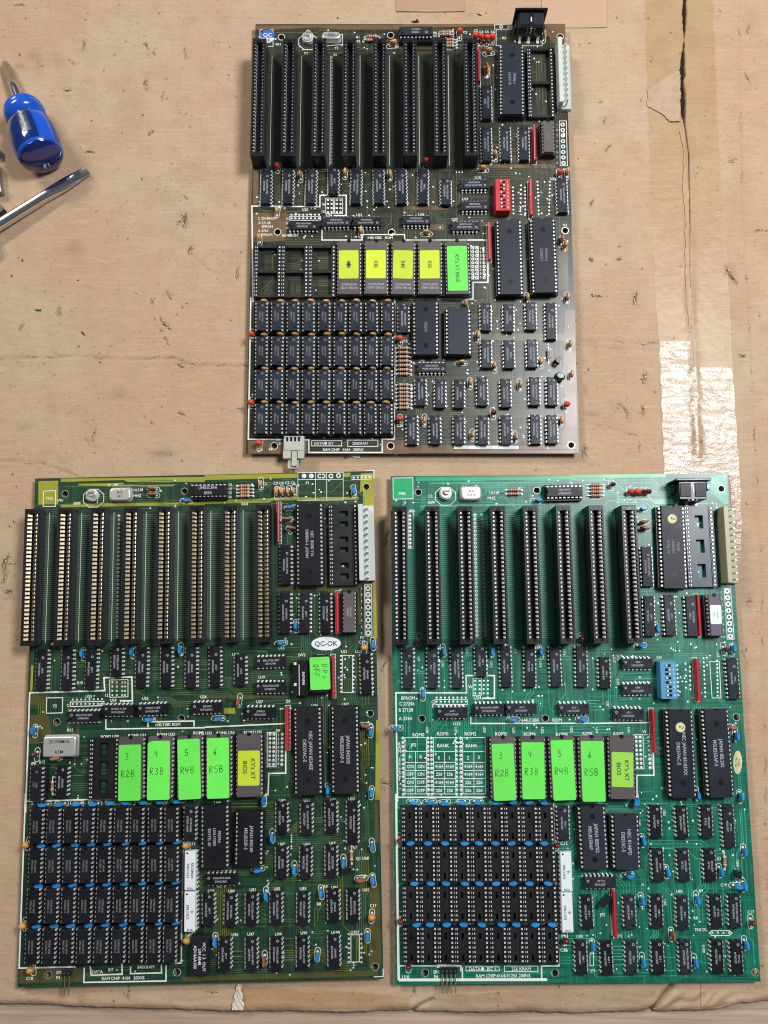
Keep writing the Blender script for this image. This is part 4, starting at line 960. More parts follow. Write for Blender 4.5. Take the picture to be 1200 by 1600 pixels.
# switch block, keyboard socket, power header, crystal, trimmer
def add_switch(B_, crop, u, v, m_):
    xy = B_.at(crop, u, v, 8.2); o = B_.part('dip_switch', cached(('sw', m_), lambda: dswitch(m_)), xy); obj('levers', cached('swl', dswitch_levers), o); return o
add_switch(A, 'A4', 693, 240, 'red_switch')
def din(B_, px_, py_):
    x, y = B_.px(px_, py_, 0)       # foot of the rear face, middle
    mb = MB(); mb.rbox(-8.6, 8.6, 0, 11.5, .2, 12.6, .5); mb.box(-9.6, 9.6, 5, 11.4, .2, 7.5)
    o = B_.part('keyboard_socket', mb.mesh('keyboard_socket', 'black_gloss'), (x, y))
    mb = MB(); mb.rbox(-11, 11, 11.5, 13.0, .2, 15.2, .4); obj('flange', mb.mesh('flange', 'black_gloss'), o)
    for s_ in (-1, 1):
        mb = MB(); mb.rbox(*sorted((s_*1.2, s_*8.0)), 1.6, 10.4, 12.4, 13.2, .3); q = obj('top_panel', mb.mesh('top_panel', 'chip_grey'), o)
        mb = MB(); mb.tube((s_*7.6, -.1, 1.5), (s_*2.4, -.1, 7.5), .35, 6); mb.tube((s_*2.4, -.1, 7.5), (s_*2.4, -.1, 11.8), .35, 6); obj('rear_rib', mb.mesh('rear_rib', 'grey_metal'), o)
    for q in (-6.2, 0, 6.2):
        mb = MB(); mb.box(q-.9, q+.9, -2.6, -.02, .1, .7); mb.box(q-.9, q+.9, -.4, -.02, .7, 4); obj('solder_tab', mb.mesh('solder_tab', 'tin'), o)
    mb = MB(); mb.tube((0, 4, 12.8), (0, 7.5, 12.8), .5, 8); mb.box(-.5, .5, -.45, -.02, 7, 12.3); obj('shield_strip', mb.mesh('shield_strip', 'tin'), o)
    return o
din(A, 825.5, 63.5)
def power(B_, crop, u, v, wall, n=12, side=-1, dark=False):
    x, y = B_.at(crop, u, v, 0); mb = MB(); l = n*3.96/2
    mb.rbox(-5.4, 4.2, -l, l, .1, 3.4, .3); mb.rbox(-5.6, -2.6, -l, l, 3.3, 11.5, .3)
    o = B_.part('power_header', mb.mesh('power_header', wall), (x, y))
    for i in range(n):
        mb = MB(); yy = (i-(n-1)/2)*3.96; mb.box(-.55, .55, yy-.55, yy+.55, 3.0, 11.8, .12); obj('pin', cached('pwrpin%d' % i, lambda: mb.mesh('pin', 'tin')), o)
power(A, 'A2', 1112, 555, 'pale_plastic', 12)
def can(B_, crop, u, v, l, w_, h_, lines, size, name='crystal_can', rz=0):
    x, y = B_.at(crop, u, v, h_); mb = MB(); r = w_/2*.8
    def o_(i, z): return [(sx*(l/2-i-r)+(r*math.cos(a)), sy*(w_/2-i-r)+r*math.sin(a), z) for sx, sy, a0 in ((1, 1, 0), (-1, 1, 1.5708), (-1, -1, 3.1416), (1, -1, 4.7124)) for a in (a0, a0+.52, a0+1.05, a0+1.5708)]
    r = min(r, 1.3 if l > 15 else 2.2)
    mb.loft([o_(-.6, .6), o_(-.6, 1.2), o_(0, 1.25), o_(0, h_-.7), o_(.35, h_-.15), o_(.9, h_)], True)
    o = B_.part(name, mb.mesh(name, 'can'), (x, y), rz)
    mb = MB()
    for k, t in enumerate(lines): mb.text(t, 0, ((len(lines)-1)/2-k)*size*1.6, size, 0, h_+.02)
    obj('printed_marking', mb.mesh('printed_marking', 'pen'), o); return o
can(A, 'A1', 655, 243, 12.6, 5.6, 4.5, ('KXO', '14.318'), 1.3)
def trimmer(B_, crop, u, v, s_=1.0):
    x, y = B_.at(crop, u, v, 6); mb = MB(); mb.tube((0, 0, .3), (0, 0, 3.2), 4.0*s_, 18); 
    o = B_.part('trimmer_capacitor', mb.mesh('trimmer_capacitor', 'white_plastic'), (x, y))
    mb = MB(); mb.tube((0, 0, 3.2), (0, 0, 4.4), 3.3*s_, 16); mb.tube((.6, .8, 4.4), (.6, .8, 6.6), 1.9*s_, 12); obj('screw', mb.mesh('screw', 'can'), o)
    mb = MB(); mb.box(-1.0, 2.2, .5, 1.1, 6.55, 6.75); obj('screw_slot_shade', mb.mesh('screw_slot_shade', 'recess_shade'), o)  # raised dark bar coloured as the shaded cut in the screw
    B_.silk.line([(x+7.0*math.cos(.39+.785*i), y-1.5+6.2*math.sin(.39+.785*i)) for i in range(8)], .4, .06+B_.silk.zz(), True)
trimmer(A, 'A1', 490, 235)
# hole field by the power header
A.pads('A2', 1107, 865, 1113, 1132, 8, 1.5, True); A.sline('A2', [(1085, 840), (1132, 840), (1140, 1150), (1090, 1150)], .4, True)
# black transistor, green film capacitor
def transistor(B_, crop, u, v, rz):
    x, y = B_.at(crop, u, v, 5); mb = MB(); n = 8
    ol = [(-2.3, -1.2), (2.3, -1.2)]+[(2.3*math.cos(math.pi*i/n), 2.3*math.sin(math.pi*i/n)*.9) for i in range(n+1)]
    mb.loft([[(a, b, 1.6) for a, b in ol], [(a, b, 6.2) for a, b in ol]]); o = B_.part('transistor', mb.mesh('transistor', 'black_gloss'), (x, y), rz)
    obj('leads', cached('trl', lambda: leads([(-1.27, 0), (0, 0), (1.27, 0)], 1.8)), o)
transistor(A, 'A6', 1052, 408, 1.2)
x, y = A.at('A6', 1060, 512, 5); mb = MB(); mb.ball(0, 0, 4, 3.6, 2.6, 3.2, 12, 8, .5); o = A.part('film_capacitor', mb.mesh('film_capacitor', 'green_film'), (x, y), -.3); obj('leads', cached(('ld', 'film'), lambda: leads([(-2, 0), (2, 0)])), o)
# pale two-row speaker connector hanging over the near edge
x, y = A.at('A5', 397, 1075, 4); mb = MB()
mb.rbox(-7.2, 7.2, -1, 9, .3, 5.2, .4); mb.rbox(-7.6, -2.0, -6.5, -1, .9, 5.0, .3); mb.rbox(2.6, 7.2, -6.5, -1, .9, 5.0, .3); mb.box(-2, 2.6, -1.4, -1, 1.0, 4.2)
o = A.part('speaker_plug', mb.mesh('speaker_plug', 'plug'), (x, y), .0); o.scale = (.92, .95, .95)
mb = MB(); mb.rbox(-4.6, 3.2, -13.0, -6.5, .2, 2.4, .4); mb.rbox(-1.6, 2.2, -11.5, -1.3, .8, 4.4, .3); obj('latch', mb.mesh('latch', 'plug'), o)
for i in range(4):
    mb = MB(); q = -4.6+i*2.7; mb.box(q-.7, q+.7, 5.2, 8.2, 5.15, 5.3); obj('opening_shade', mb.mesh('opening_shade', 'recess_shade'), o)  # flat dark plates painted as the shade inside the plug holes
# printing on the board
A.sline('A3', [(112, 985), (105, 320), (577, 325), (577, 246), (760, 246), (760, 386), (672, 386)], .9)
A.sline('A5', [(98, 20), (80, 1006), (500, 1010), (500, 1098), (1010, 1098), (1010, 1006), (1093, 1006), (1097, 25)], .9)
A.sline('A3', [(106, 964), (700, 966)], .9); A.sline('A4', [(0, 966), (485, 966), (485, 850), (588, 850), (588, 556), (445, 556)], .9)
A.sline('A3', [(592, 470), (592, 556), (870, 556), (870, 518), (1165, 518), (1165, 556), (1200, 556)], .8); A.sline('A4', [(0, 556), (440, 556)], .6)
A.sline('A3', [(617, 265), (672, 265), (672, 372), (617, 372)], .35, True); A.sline('A3', [(680, 265), (735, 265), (735, 372), (680, 372)], .35, True)
for q in (632, 658, 694, 720): A.pads('A3', q, 277, q, 362, 4, .75)
A.pads('A3', 380, 380, 570, 380, 8); A.pads('A3', 380, 404, 570, 404, 8); A.sline('A3', [(368, 392), (582, 392), (582, 418), (368, 418)], .35, True)
for q in (484, 510, 562): A.pads('A4', q, 612, q, 816, 9, 1.0, True)
A.sline('A4', [(470, 600), (522, 600), (522, 828), (470, 828)], .35, True)
for k in range(9): A.stext('A4', str((k+1) % 10), 537, 614+k*25, 1.5)
A.pads('A4', 760, 190, 765, 370, 8); A.pads('A4', 817, 175, 812, 355, 7); A.pads('A4', 845, 190, 848, 368, 8); A.pads('A4', 932, 150, 940, 375, 10); A.pads('A4', 1018, 150, 1012, 375, 10)
A.sline('A5', [(520, 1016), (728, 1016), (728, 1052), (520, 1052)], .5, True); A.sline('A5', [(770, 1012), (980, 1012), (980, 1056), (770, 1056)], .5, True)
A.sline('A6', [(398, 956), (802, 956)], 2.2)
A.sline('A2', [(635, 172), (755, 172), (755, 203), (635, 203)], .35, True); A.sline('A2', [(645, 203), (645, 318), (965, 318), (970, 172)], .35); A.pads('A2', 680, 187, 735, 187, 2, 1.3, True)
A.sline('A1', [(595, 322), (735, 308), (735, 240), (715, 240)], .4); A.sline('A1', [(161, 262), (161, 207), (182, 207)], .4); A.sline('A1', [(232, 207), (252, 207), (252, 322), (218, 322)], .4)
A.pads('A1', 658, 400, 655, 1130, 31, .95, True)
A.texts('A1', 'VR1@285,308; C1@480,369; Y1@690,332; X6@682,381; R1@840,258; R2@845,286')
A.texts('A2', 'C2@430,224; C3@503,212; C4@542,222; C5@580,222; C6@622,222; K2@700,264; R6@222,228; R5@222,250; RN1@322,342')
A.texts('A3', 'U23@473,345; U24@640,384; U25@850,382; C 32×8ROM@210,406; B 27128@193,437; EPROM@212,463; A 2764@183,492; EPROM@208,520; 8K×8ROM@368,524; 64K/128K   ROM@995,540; W@605,310; 12@600,358; C@352,408; B@352,440; A@352,470')
A.texts('A4', 'U28@125,380; U27@358,413; U18@518,122; U19@430,271; U20@1040,130; C8@1088,600; R3@1125,452')
A.texts('A5', 'C18@158,1077; SPK@312,1035; P4@235,1078; DATA● BIT@605,1034; 256KRAM@855,1034; RAM CHIP   4164   200NS@738,1078')
A.texts('A6', 'C15@88,292; C16@60,820; U46@195,412; U94@200,700')
for k in range(8): A.stext('A2', str(k+1), 1068, 865+k*38, 1.3)
# copper areas
A.area('A1', [(128, 178), (1200, 172), (1200, 205), (700, 205), (560, 190), (380, 200), (260, 205), (128, 205)])
A.area('A2', [(0, 168), (640, 165), (640, 180), (0, 196)]); A.area('A2', [(985, 165), (1122, 165), (1125, 285), (1040, 300), (1010, 250), (985, 250)])
A.area('A3', [(112, 368), (345, 368), (350, 470), (330, 560), (112, 575)]); A.area('A1', [(115, 1180), (150, 1180), (150, 1420), (112, 1420)])
A.area('A5', [(78, 1016), (488, 1014), (488, 1106), (76, 1106)]); A.area('A5', [(1012, 1014), (1200, 1012), (1200, 1106), (1012, 1106)])
A.area('A6', [(40, 944), (395, 944), (395, 990), (40, 990)]); A.area('A6', [(400, 972), (1150, 972), (1150, 992), (400, 992)])
A.area('A6', [(1092, 100), (1155, 100), (1165, 965), (1070, 965), (1068, 880), (1095, 820), (1092, 640), (1075, 560)]); A.area('A6', [(810, 945), (1070, 945), (1070, 966), (810, 966)])
A.area('A2', [(520, 1140), (1060, 1140), (1060, 1165), (520, 1165)]); A.area('A4', [(190, 448), (285, 448), (285, 487), (190, 487)]); A.area('A4', [(0, 322), (250, 322), (330, 345), (0, 345)])
A.area('A4', [(1080, 620), (1140, 560), (1150, 900), (1080, 900)], mi=1); A.area('A6', [(500, 240), (1080, 245), (1085, 290), (520, 285)], mi=1)
A.slotlanes(False); A.route(2600, 480); A.finish('maskA', 'traceA', ['pourA', 'traceA'])
# QC label at the corner
def qc(B_, crop, u, v):
    x, y = B_.at(crop, u, v, .15); n = 8; ol = [(5.2*math.cos(.39+.785*i), 5.2*math.sin(.39+.785*i)) for i in range(8)]
    mb = MB(); mb.loft([[(a, b, .1) for a, b in ol], [(a, b, .2) for a, b in ol]]); mb.mi = 1
    mb.poly([(-4.8, -1.2), (-4.8, -2.0), (-2.0, -4.8), (2.0, -4.8), (4.8, -2.0), (4.8, -1.2)], .22); mb.text('QC', 0, 1.0, 2.8, 0, .23); mb.mi = 2; mb.text('OK', 0, -3.0, 2.4, 0, .24)
    B_.part('sticker', mb.mesh('sticker', ['sticker_blue', 'sticker_white', 'pen']), (x, y))
qc(A, 'A1', 213, 252)

# ================================================================== dark green board with olive copper
B = Board('B', -111.17, -57.38, .0271, 216.0, 305.0, 'dark green motherboard with bright olive copper border, gold slot contacts and an oval QC-OK label')
B.slotrow((46.75, 901), (410.75, 895), 'plate')
B.go('B1', 'brownh 862,148 862,186; blueh 1080,225; hole 327,187 1073,170')
B.go('B2', 'r 288,135 288,156 288,177 288,198; tan 383,120 483,165 518,165 557,165 593,165; net 497,362 868,925; blueh 568,268 515,1120; brownh 555,340 578,398; d20 545,630 540,930 663,930 793,930; blue 605,1010 1092,1130 970,165; tg 1037,1148; hole 1050,143')
B.go('B3', 'd20 175,185 335,185 485,180 800,170 955,170 1110,170; d14 645,135; blue 425,85 737,75 1040,65 120,570; d16h 440,480; d14h 657,440 870,435; blueh 845,500 178,1035 285,1033 390,1030 495,1030 600,1025 700,1022 810,1020 915,1018 1020,1013; d14 300,888; brownh 255,745; td 130,720; rv 243,915; hole 275,512 1053,490')
B.go('B4', 'd20 100,165 1048,210; d14 258,190; d14h 450,138 447,297 50,425 385,455; net 840,228 555,553; blueh 120,495; brown 245,390; brownh 1045,540; blue 1075,580 807,945 1080,965 402,1010; hole 1073,460')
B.go('B5', 'd16 1103,190; tg 75,325 55,833 103,1112 1078,330 1083,925; hole 222,1133 1025,1117')
B.go('B6', 'd14 598,135 735,140 872,130 597,380 730,380 872,375 193,640 313,645 430,640 567,635 715,635 885,620 993,620 285,888 430,888 567,885 713,880 887,875; d20 990,160; d14h 265,475; blue 497,40 543,250 667,430 510,570 815,555 940,390 1100,300 1103,485 1073,800 793,910 227,825; blueh 465,428; tg 1097,688; brownh 1035,483; brown 500,935; rv 985,345; hole 25,985 1115,955')
CROPS['q'] = (325, 766, 1); B.chip('q', '18', 0, 0, h=True, sock=True, lines=('UM82C84A', '8550'), th=1.9, logo=False)
B.chip('B2', '40', 695, 498, sock=True, lines=('NEC  8308S Y10', 'D8088D-2  JAPAN'), th=1.8, name='processor_chip', logo=False)
B.emptysocket('B2', '40', 905, 503, 'six')
B.chip('B2', '20', 942, 925, sock=True, m_='ceramic', lines=('NEC B1003', 'uPB425D'), th=1.0, logo=False)
B.chip('B4', '40', 683, 693, sock=True, lines=('NEC JAPAN 8534EE', 'D8237AC-5'), th=2.1, logo=False)
B.chip('B4', '40', 916, 685, sock=True, lines=('JAPAN 843205', 'M5L8255AP-5'), th=2.1, logo=False)
B.chip('B6', '28', 228, 240, sock=True, lines=('P8259A', 'L3411708D', '©INTEL 80'), th=1.7, logo=False)
B.chip('B6', '24', 417, 250, sock=True, lines=('JAPAN 84S109', 'M5L8253P-5'), th=1.9, logo=False)
B.chip('B3', '16', 140, 903, sock=True, lines=('P8284', 'L1230'), th=1.0, ink='ink_dim')
B.emptysocket('B3', '28', 567, 803, 'slab')
def note(a, b):
    return lambda mb, x, y, z: (hand(mb, a, x-1.5, y+9.6, 3.6, .0, z), hand(mb, b, x-1.0, y-.6, 3.9, .03, z))
def eprom(B_, crop, u, v, su, sv, sw, sl, a, b, cut=0.0):
    o, t = B_.chip(crop, '28', u, v, sock=True, m_='ceramic', lines=(), name='memory_chip'); B_.sticker(o, t, crop, su, sv, sw, sl, 'sticker_green', note(a, b), cut=cut)
eprom(B, 'B3', 737, 803, 730, 828, 13.4, 32.5, '3', 'R2B'); eprom(B, 'B3', 917, 800, 912, 814, 13.4, 34.3, '4', 'R3B', 1.6); eprom(B, 'B3', 1105, 798, 1103, 807, 13.4, 35.0, '5', 'R4B'); eprom(B, 'B4', 124, 790, 122, 800, 13.2, 35.2, '6', 'R5B')
def kybios(B_, crop, u, v, su, sv, m_):
    o, t = B_.chip(crop, '28', u, v, sock=True, m_='ceramic', lines=(), name='memory_chip')
    B_.sticker(o, t, crop, su, sv, 13.0, 20.3, m_, lambda mb, x, y, z: (mb.text("KY's XT", x+2.6, y-.6, 2.5, -math.pi/2, z, 1.0), mb.text('BIOS', x-2.2, y+.4, 2.5, -math.pi/2, z, 1.0)))
kybios(B, 'B4', 314, 785, 313, 801, 'sticker_yellow')
RX = [[140, 245, 350, 455, 562, 668, 770, 880, 985], [132, 238, 345, 450, 556, 664, 770, 880, 985], [121, 232, 337, 445, 552, 660, 768, 875, 982], [110, 217, 325, 432, 540, 650, 760, 870, 976]]
for r in range(4):
    for c in range(9):
        B.chip('B5', '16', RX[r][c], (208, 456, 708, 962)[r]-1.2*c, sock=True, lines=(('NEC JAPAN', 'D41256C-15') if r < 2 else ('KOREA 8548', 'KM41256-15')), th=1.05, name='memory_chip', ink='ink_dim', logo=False)
        if r: B.small('blue', 'B5', RX[r][c]+34+B.rnd.uniform(-5, 5), (0, 330, 582, 836)[r]-3.0*c, h=True, silk=False)
def pack(B_, crop, u, v, lines):
    x, y = B_.at(crop, u, v, 5.4); mb = MB(); mb.rbox(-3.3, 3.3, -11.1, 11.1, 1.2, 5.4, .3); o = B_.part('resistor_pack', mb.mesh('resistor_pack', 'sticker_white'), (x, y))
    mb = MB()
    for k, t in enumerate(lines): mb.text(t, (1.3, -1.3)[k], 0, 1.5, -math.pi/2, 5.43, .9)
    mb.disc(-1.8, 10, .6, 5.43, 10); mb.text('8536', 0, -10, 1.2, 0, 5.43); obj('printed_marking', mb.mesh('printed_marking', 'pen'), o)
    obj('pins', cached('packp', lambda: dip_pins('18', .7, 0)), o, kind='stuff')
pack(B, 'B5', 1108, 482, ('BECKMAN', '898-3-R33')); pack(B, 'B5', 1106, 740, ('BI', '898-3-R33'))
# delay line block, black switch with sticker beside it
x, y = B.at('B6', 148, 895, 6); mb = MB(); mb.rbox(-5.2, 5.2, -10.8, 10.8, .4, 6.2, .3); o = B.part('delay_line', mb.mesh('delay_line', 'chip'), (x, y))
mb = MB(); [mb.text(t, 2.6-2.6*k, -.5, 1.7, -math.pi/2, 6.23) for k, t in enumerate(('VCC  1 3  OUT', 'UM 8548', 'AD14AA100'))]; obj('printed_marking', mb.mesh('printed_marking', 'ink_white'), o)
x, y = B.at('B4', 640, 240, 6); mb = MB(); mb.rbox(-4.5, 4.5, -10.6, 10.6, .4, 6, .3); o = B.part('jumper_block', mb.mesh('jumper_block', 'black_gloss'), (x, y))
mb = MB(); mb.box(-1.2, -.8, -10, 8.4, 6.0, 6.03); mb.text('SN74390', 1.6, 0, 1.5, -math.pi/2, 6.03); mb.box(-4.2, -2.6, 8.2, 9.8, 6, 6.03); mb.box(-4.2, -2.6, -4.4, -2.8, 6, 6.03); obj('printed_marking', mb.mesh('printed_marking', 'ink_white'), o)
o = add_switch(B, 'B4', 762, 212, 'socket'); B.sticker(o, 9.1, 'B4', 760, 208, 12.2, 19.6, 'sticker_green', lambda mb, x, y, z: (hand(mb, 'UP=', x+2.8, y+.5, 3.2, -1.6, z, 1.35), hand(mb, 'OFF', x-2.2, y+1.5, 3.2, -1.55, z, 1.05)))
power(B, 'B2', 1060, 497, 'pale_plastic')
can(B, 'B1', 668, 188, 13.6, 8.2, 4.2, ('JKX', '14.3'), 1.6); can(B, 'B3', 290, 667, 20.0, 12.2, 5.2, ('20.000MHz', '', 'KSM'), 1.9, 'oscillator_can')
trimmer(B, 'B1', 485, 190)
transistor(B, 'B6', 965, 425, 0)
for uv in ((240, 1128), (520, 1128)): B.small('tg', 'B1', *uv, silk=False).scale = (.6, .6, .6)
def header(B_, crop, u, v, n, l=24.0):
    x, y = B_.at(crop, u, v, 2); mb = MB(); mb.rbox(-n*1.27, n*1.27, -1.6, 1.6, .1, 2.8, .2); o = B_.part('pin_header', mb.mesh('pin_header', 'socket'), (x, y))
    for i in range(n):
        q = (i-(n-1)/2)*2.54; mb = MB(); mb.box(q-.32, q+.32, -12.5, 0, 1.6, 2.24); mb.box(q-.32, q+.32, -.3, .34, 2.0, 3.6); obj('pin', mb.mesh('pin', 'gold'), o)
header(B, 'B5', 340, 1118, 2)
def ovalsticker(B_, crop, u, v, a, b, m_, lines, h, rz):
    x, y = B_.at(crop, u, v, .2); mb = MB(); n = 22; ol = [(a*math.cos(6.28318*i/n), b*math.sin(6.28318*i/n)) for i in range(n)]
    mb.loft([[(p, q, .1) for p, q in ol], [(p, q, .22) for p, q in ol]]); mb.mi = 1
    for k, t in enumerate(lines): mb.text(t, 0, ((len(lines)-1)/2-k)*h*1.5, h, 0, .24)
    B_.part('sticker', mb.mesh('sticker', [m_, 'pen']), (x, y), rz)
ovalsticker(B, 'B2', 798, 1122, 9.2, 4.2, 'sticker_white', ('QC-OK',), 3.0, 0)
B.pads('B2', 1060, 777, 1062, 1055, 8, 1.7, True); B.sline('B2', [(1040, 755), (1082, 755), (1085, 1075), (1042, 1075)], .4, True)
B.pads('B1', 665, 325, 652, 1078, 31, .95)
B.sline('B3', [(80, 1080), (106, 330), (575, 316), (570, 236), (745, 231), (748, 380), (670, 380)], .9); B.sline('B5', [(80, 0), (40, 1090), (395, 1082)], .9); B.sline('B3', [(85, 1008), (640, 992)], .8)
B.sline('B3', [(582, 495), (582, 556), (1200, 548)], .8); B.sline('B4', [(40, 545), (540, 522)], .8); B.sline('B3', [(845, 545), (845, 512), (1133, 506), (1133, 540)], .8)
B.sline('B4', [(546, 690), (546, 832), (440, 834), (436, 966), (395, 968)], .8); B.sline('B5', [(1068, 300), (1052, 1058), (1012, 1060)], .8)
B.sline('B5', [(447, 1088), (444, 1180), (958, 1171), (958, 1070)], .8); B.sline('B5', [(484, 1078), (490, 1135), (684, 1128), (682, 1060)], .8); B.sline('B5', [(736, 1078), (736, 1125), (930, 1120), (928, 1066)], .8)
B.sline('B3', [(212, 362), (312, 360), (310, 455), (210, 458)], .5, True); B.sline('B3', [(360, 388), (570, 384), (570, 410), (360, 416)], .5, True); B.pads('B3', 375, 374, 558, 370, 8); B.pads('B3', 375, 402, 558, 398, 8)
for q in (622, 650, 684, 702): B.pads('B3', q, 265, q, 345, 4)
B.sline('B3', [(606, 250), (720, 246), (720, 355), (606, 358)], .4, True)
for q in (447, 472, 525): B.pads('B4', q, 590, q-4, 778, 8, .95)
B.sline('B4', [(430, 578), (487, 576), (485, 790), (430, 792)], .4, True)
for k in range(8): B.stext('B4', str(k+1), 500, 592+k*26, 1.4)
B.pads('B4', 890, 100, 890, 325, 10); B.pads('B4', 968, 100, 968, 325, 10); B.sline('B4', [(900, 96), (965, 96), (962, 328), (898, 328)], .4, True)
B.sline('B6', [(982, 778), (1028, 778), (1028, 928), (982, 928)], .4, True); B.pads('B6', 970, 775, 970, 930, 7); B.pads('B6', 1040, 775, 1040, 930, 7)
B.sline('B2', [(622, 55), (905, 52), (905, 95), (622, 98)], .35, True); B.sline('B2', [(732, 55), (732, 228)], .3); B.sline('B2', [(802, 55), (802, 228)], .3); B.sline('B2', [(622, 98), (622, 228), (905, 225), (905, 95)], .3)
B.pads('B2', 660, 75, 705, 75, 2, 1.6); B.pads('B2', 758, 75, 780, 75, 2, 1.6, True); B.pads('B2', 828, 75, 876, 72, 2, 1.6, True); B.sline('B2', [(960, 75), (1080, 70), (1080, 95), (960, 98)], .35, True); B.pads('B2', 972, 86, 1068, 82, 5)
B.sline('B2', [(1045, 42), (1098, 40), (1098, 92)], .5); B.sline('B1', [(192, 170), (268, 166), (268, 264), (190, 266)], .5, True); B.sline('B6', [(1108, 1010), (1160, 1008), (1160, 965)], .5)
B.texts('B1', '7905@230,215; VR1@297,227; 50PF@402,246; 14.318@785,162; MHZ@778,198')
B.texts('B2', 'R3@197,130; R4@197,155; R5@197,180; R6@197,205; C2@415,124; C3@483,120; C4@519,120; C5@555,118; C6@591,118; P1@680,118; C9@575,432; C12@1022,1112; U16@518,1150; P3@1022,1085; RN1@290,250')
B.texts('B3', 'U23@475,352; U24@628,376; U25@828,365; Y2@262,412; R10@420,267; R11@357,562; R12@183,762; JP0@130,772; 64K/128K ROM@968,528; ROM2 U30@607,603; ROM3 U31@777,596; ROM4 U32@957,590; C@346,408; 12@588,345; ROM5@1160,580')
B.texts('B4', 'U17@233,90; SW2@646,93; SW1@764,99; U19@396,232; U26@32,355; U27@383,386; Z4@560,382; U36@727,410; U37@920,402; ROM6 U34@170,580; ROM7 U35@340,576; M5 U33@45,582; W@498,566; U21@910,72; U22@1000,72')
B.texts('B5', 'C18@105,1155; SPK@292,1117; P4@284,1150; DATA@530,1113; BIT@615,1100; 640KRAM@832,1083; RAM CHIP  4164   200NS@690,1153')
B.texts('B6', 'U48@247,48; U49@422,95; U50@603,38; U51@738,36; U52@885,32; U53@985,28; U65@600,278; U66@740,278; U67@880,274; R7@1005,297; Q1 U68@1045,356; C19@1047,455; R9@842,512; U82@575,525; U83@718,524; U84@893,517; U85@1065,530; U79@212,537; U80@323,537; U81@440,530; R8@806,608; C17@1105,617; C15@107,276; C16@107,768; U96@343,777; U97@430,775; U98@582,775; U99@723,768; U100@897,765; U101@1003,764')
for k in range(8): B.stext('B2', str(k+1), 1020, 778+k*40, 1.3)
B.area('B1', [(160, 107), (284, 104), (284, 250), (160, 254)]); B.area('B1', [(300, 92), (1200, 80), (1200, 112), (720, 112), (690, 100), (300, 112)]); B.area('B2', [(40, 70), (615, 60), (615, 86), (40, 100)])
B.area('B2', [(1015, 60), (1090, 55), (1092, 108), (1010, 180)]); B.area('B2', [(1028, 150), (1095, 110), (1100, 262), (1030, 262)]); B.area('B1', [(410, 124), (690, 118), (700, 132), (1010, 126), (1010, 136), (690, 142), (410, 134)])
B.area('B1', [(300, 250), (1200, 236), (1200, 256), (300, 270)]); B.area('B2', [(20, 230), (440, 216), (470, 210), (1000, 205), (1000, 222), (470, 228), (440, 240), (20, 250)]); B.area('B2', [(905, 55), (950, 54), (950, 80), (905, 82)])
B.area('B2', [(1088, 735), (1108, 735), (1118, 1090), (1095, 1090)]); B.area('B2', [(490, 760), (1000, 752), (1000, 790), (490, 795)], mi=1); B.area('B2', [(1000, 750), (1030, 750), (1030, 1000), (1000, 1000)], mi=1)
B.area('B3', [(108, 338), (200, 340), (205, 400), (150, 408), (108, 405)], mi=1); B.area('B3', [(100, 470), (225, 470), (240, 560), (240, 640), (95, 650)], mi=1); B.area('B3', [(115, 160), (130, 160), (122, 320), (108, 322)])
B.area('B5', [(45, 1098), (435, 1090), (435, 1175), (40, 1185)], mi=1); B.area('B6', [(40, 1010), (1130, 975), (1130, 1005), (60, 1035)], mi=1); B.area('B6', [(1085, 500), (1140, 500), (1150, 960), (1080, 960)], mi=1); B.area('B6', [(1110, 20), (1130, 20), (1135, 270), (1115, 270)], mi=1)
B.area('B4', [(1110, 500), (1128, 500), (1132, 1000), (1105, 1000)]); B.area('B4', [(160, 425), (230, 425), (230, 460), (160, 460)]); B.area('B4', [(0, 345), (340, 345), (560, 350), (560, 362), (0, 362)], mi=1)
B.slotlanes(False); B.route(2300, 360); B.finish('maskB', 'traceB', ['pourB', 'pourB2'])

# ================================================================== emerald board with empty memory sockets
C = Board('C', 114.03, -56.45, .0124, 216.0, 305.0, 'emerald green motherboard with empty memory sockets, black keyboard socket and blue switch block')
C.slotrow((625.5, 898), (987.5, 896), 'dot')
C.go('C1', 'r 815,160 815,185; td 220,1105; blueh 970,222; hole 215,177 955,165')
C.go('C2', 'r 168,128 168,150 168,172 168,195; td 275,125 468,170 498,170 80,1092 985,1160; tr 388,170 430,170; blueh 468,275 460,1135; brownh 470,358 475,398; d20g 487,640 500,950 628,945 765,950; net 812,945; blue 555,1030 1035,1155 865,140; hole 948,155')
C.go('C3', 'd20g 150,175 305,172 455,172 763,165 915,165 1073,163; d14g 607,130; blue 375,75 680,75 985,75 245,335; blueh 78,555 810,500 188,1022 290,1020 375,1025 490,1022 590,1020 700,1022 805,1018 905,1018 1000,1020; d14hg 422,455 655,433 858,430; hole 237,492 1008,490')
C.go('C4', 'd20g 37,165 985,240; d14 180,205; d14hg 385,148 385,308 -15,432 328,463; net 765,250 490,570; blueh 50,500; blue 770,975 1043,985 375,1020 1015,605; brownh 985,550; hole 1003,482')
C.go('C5', 'td 97,300 103,805 155,1090 1085,328 1140,925; d16g 1123,185; hole 258,1120 1070,1122')
C.go('C6', 'd14 583,155 728,160 865,155 597,395 882,395 205,655 590,650 915,650 172,905 312,910 597,905 925,900 1030,905; d14g 737,395 440,655 733,660 1020,650 450,905 748,905; d20g 985,180; d14hg 275,492; net 357,668; blue 485,50 520,270 655,440 950,440 1080,330 1080,520 515,600 820,595 240,850 520,940 810,945 1090,845; blueh 445,460 1045,520; brown 685,795; td 1125,720 90,820; rv 965,375; hole 25,990 1130,985')
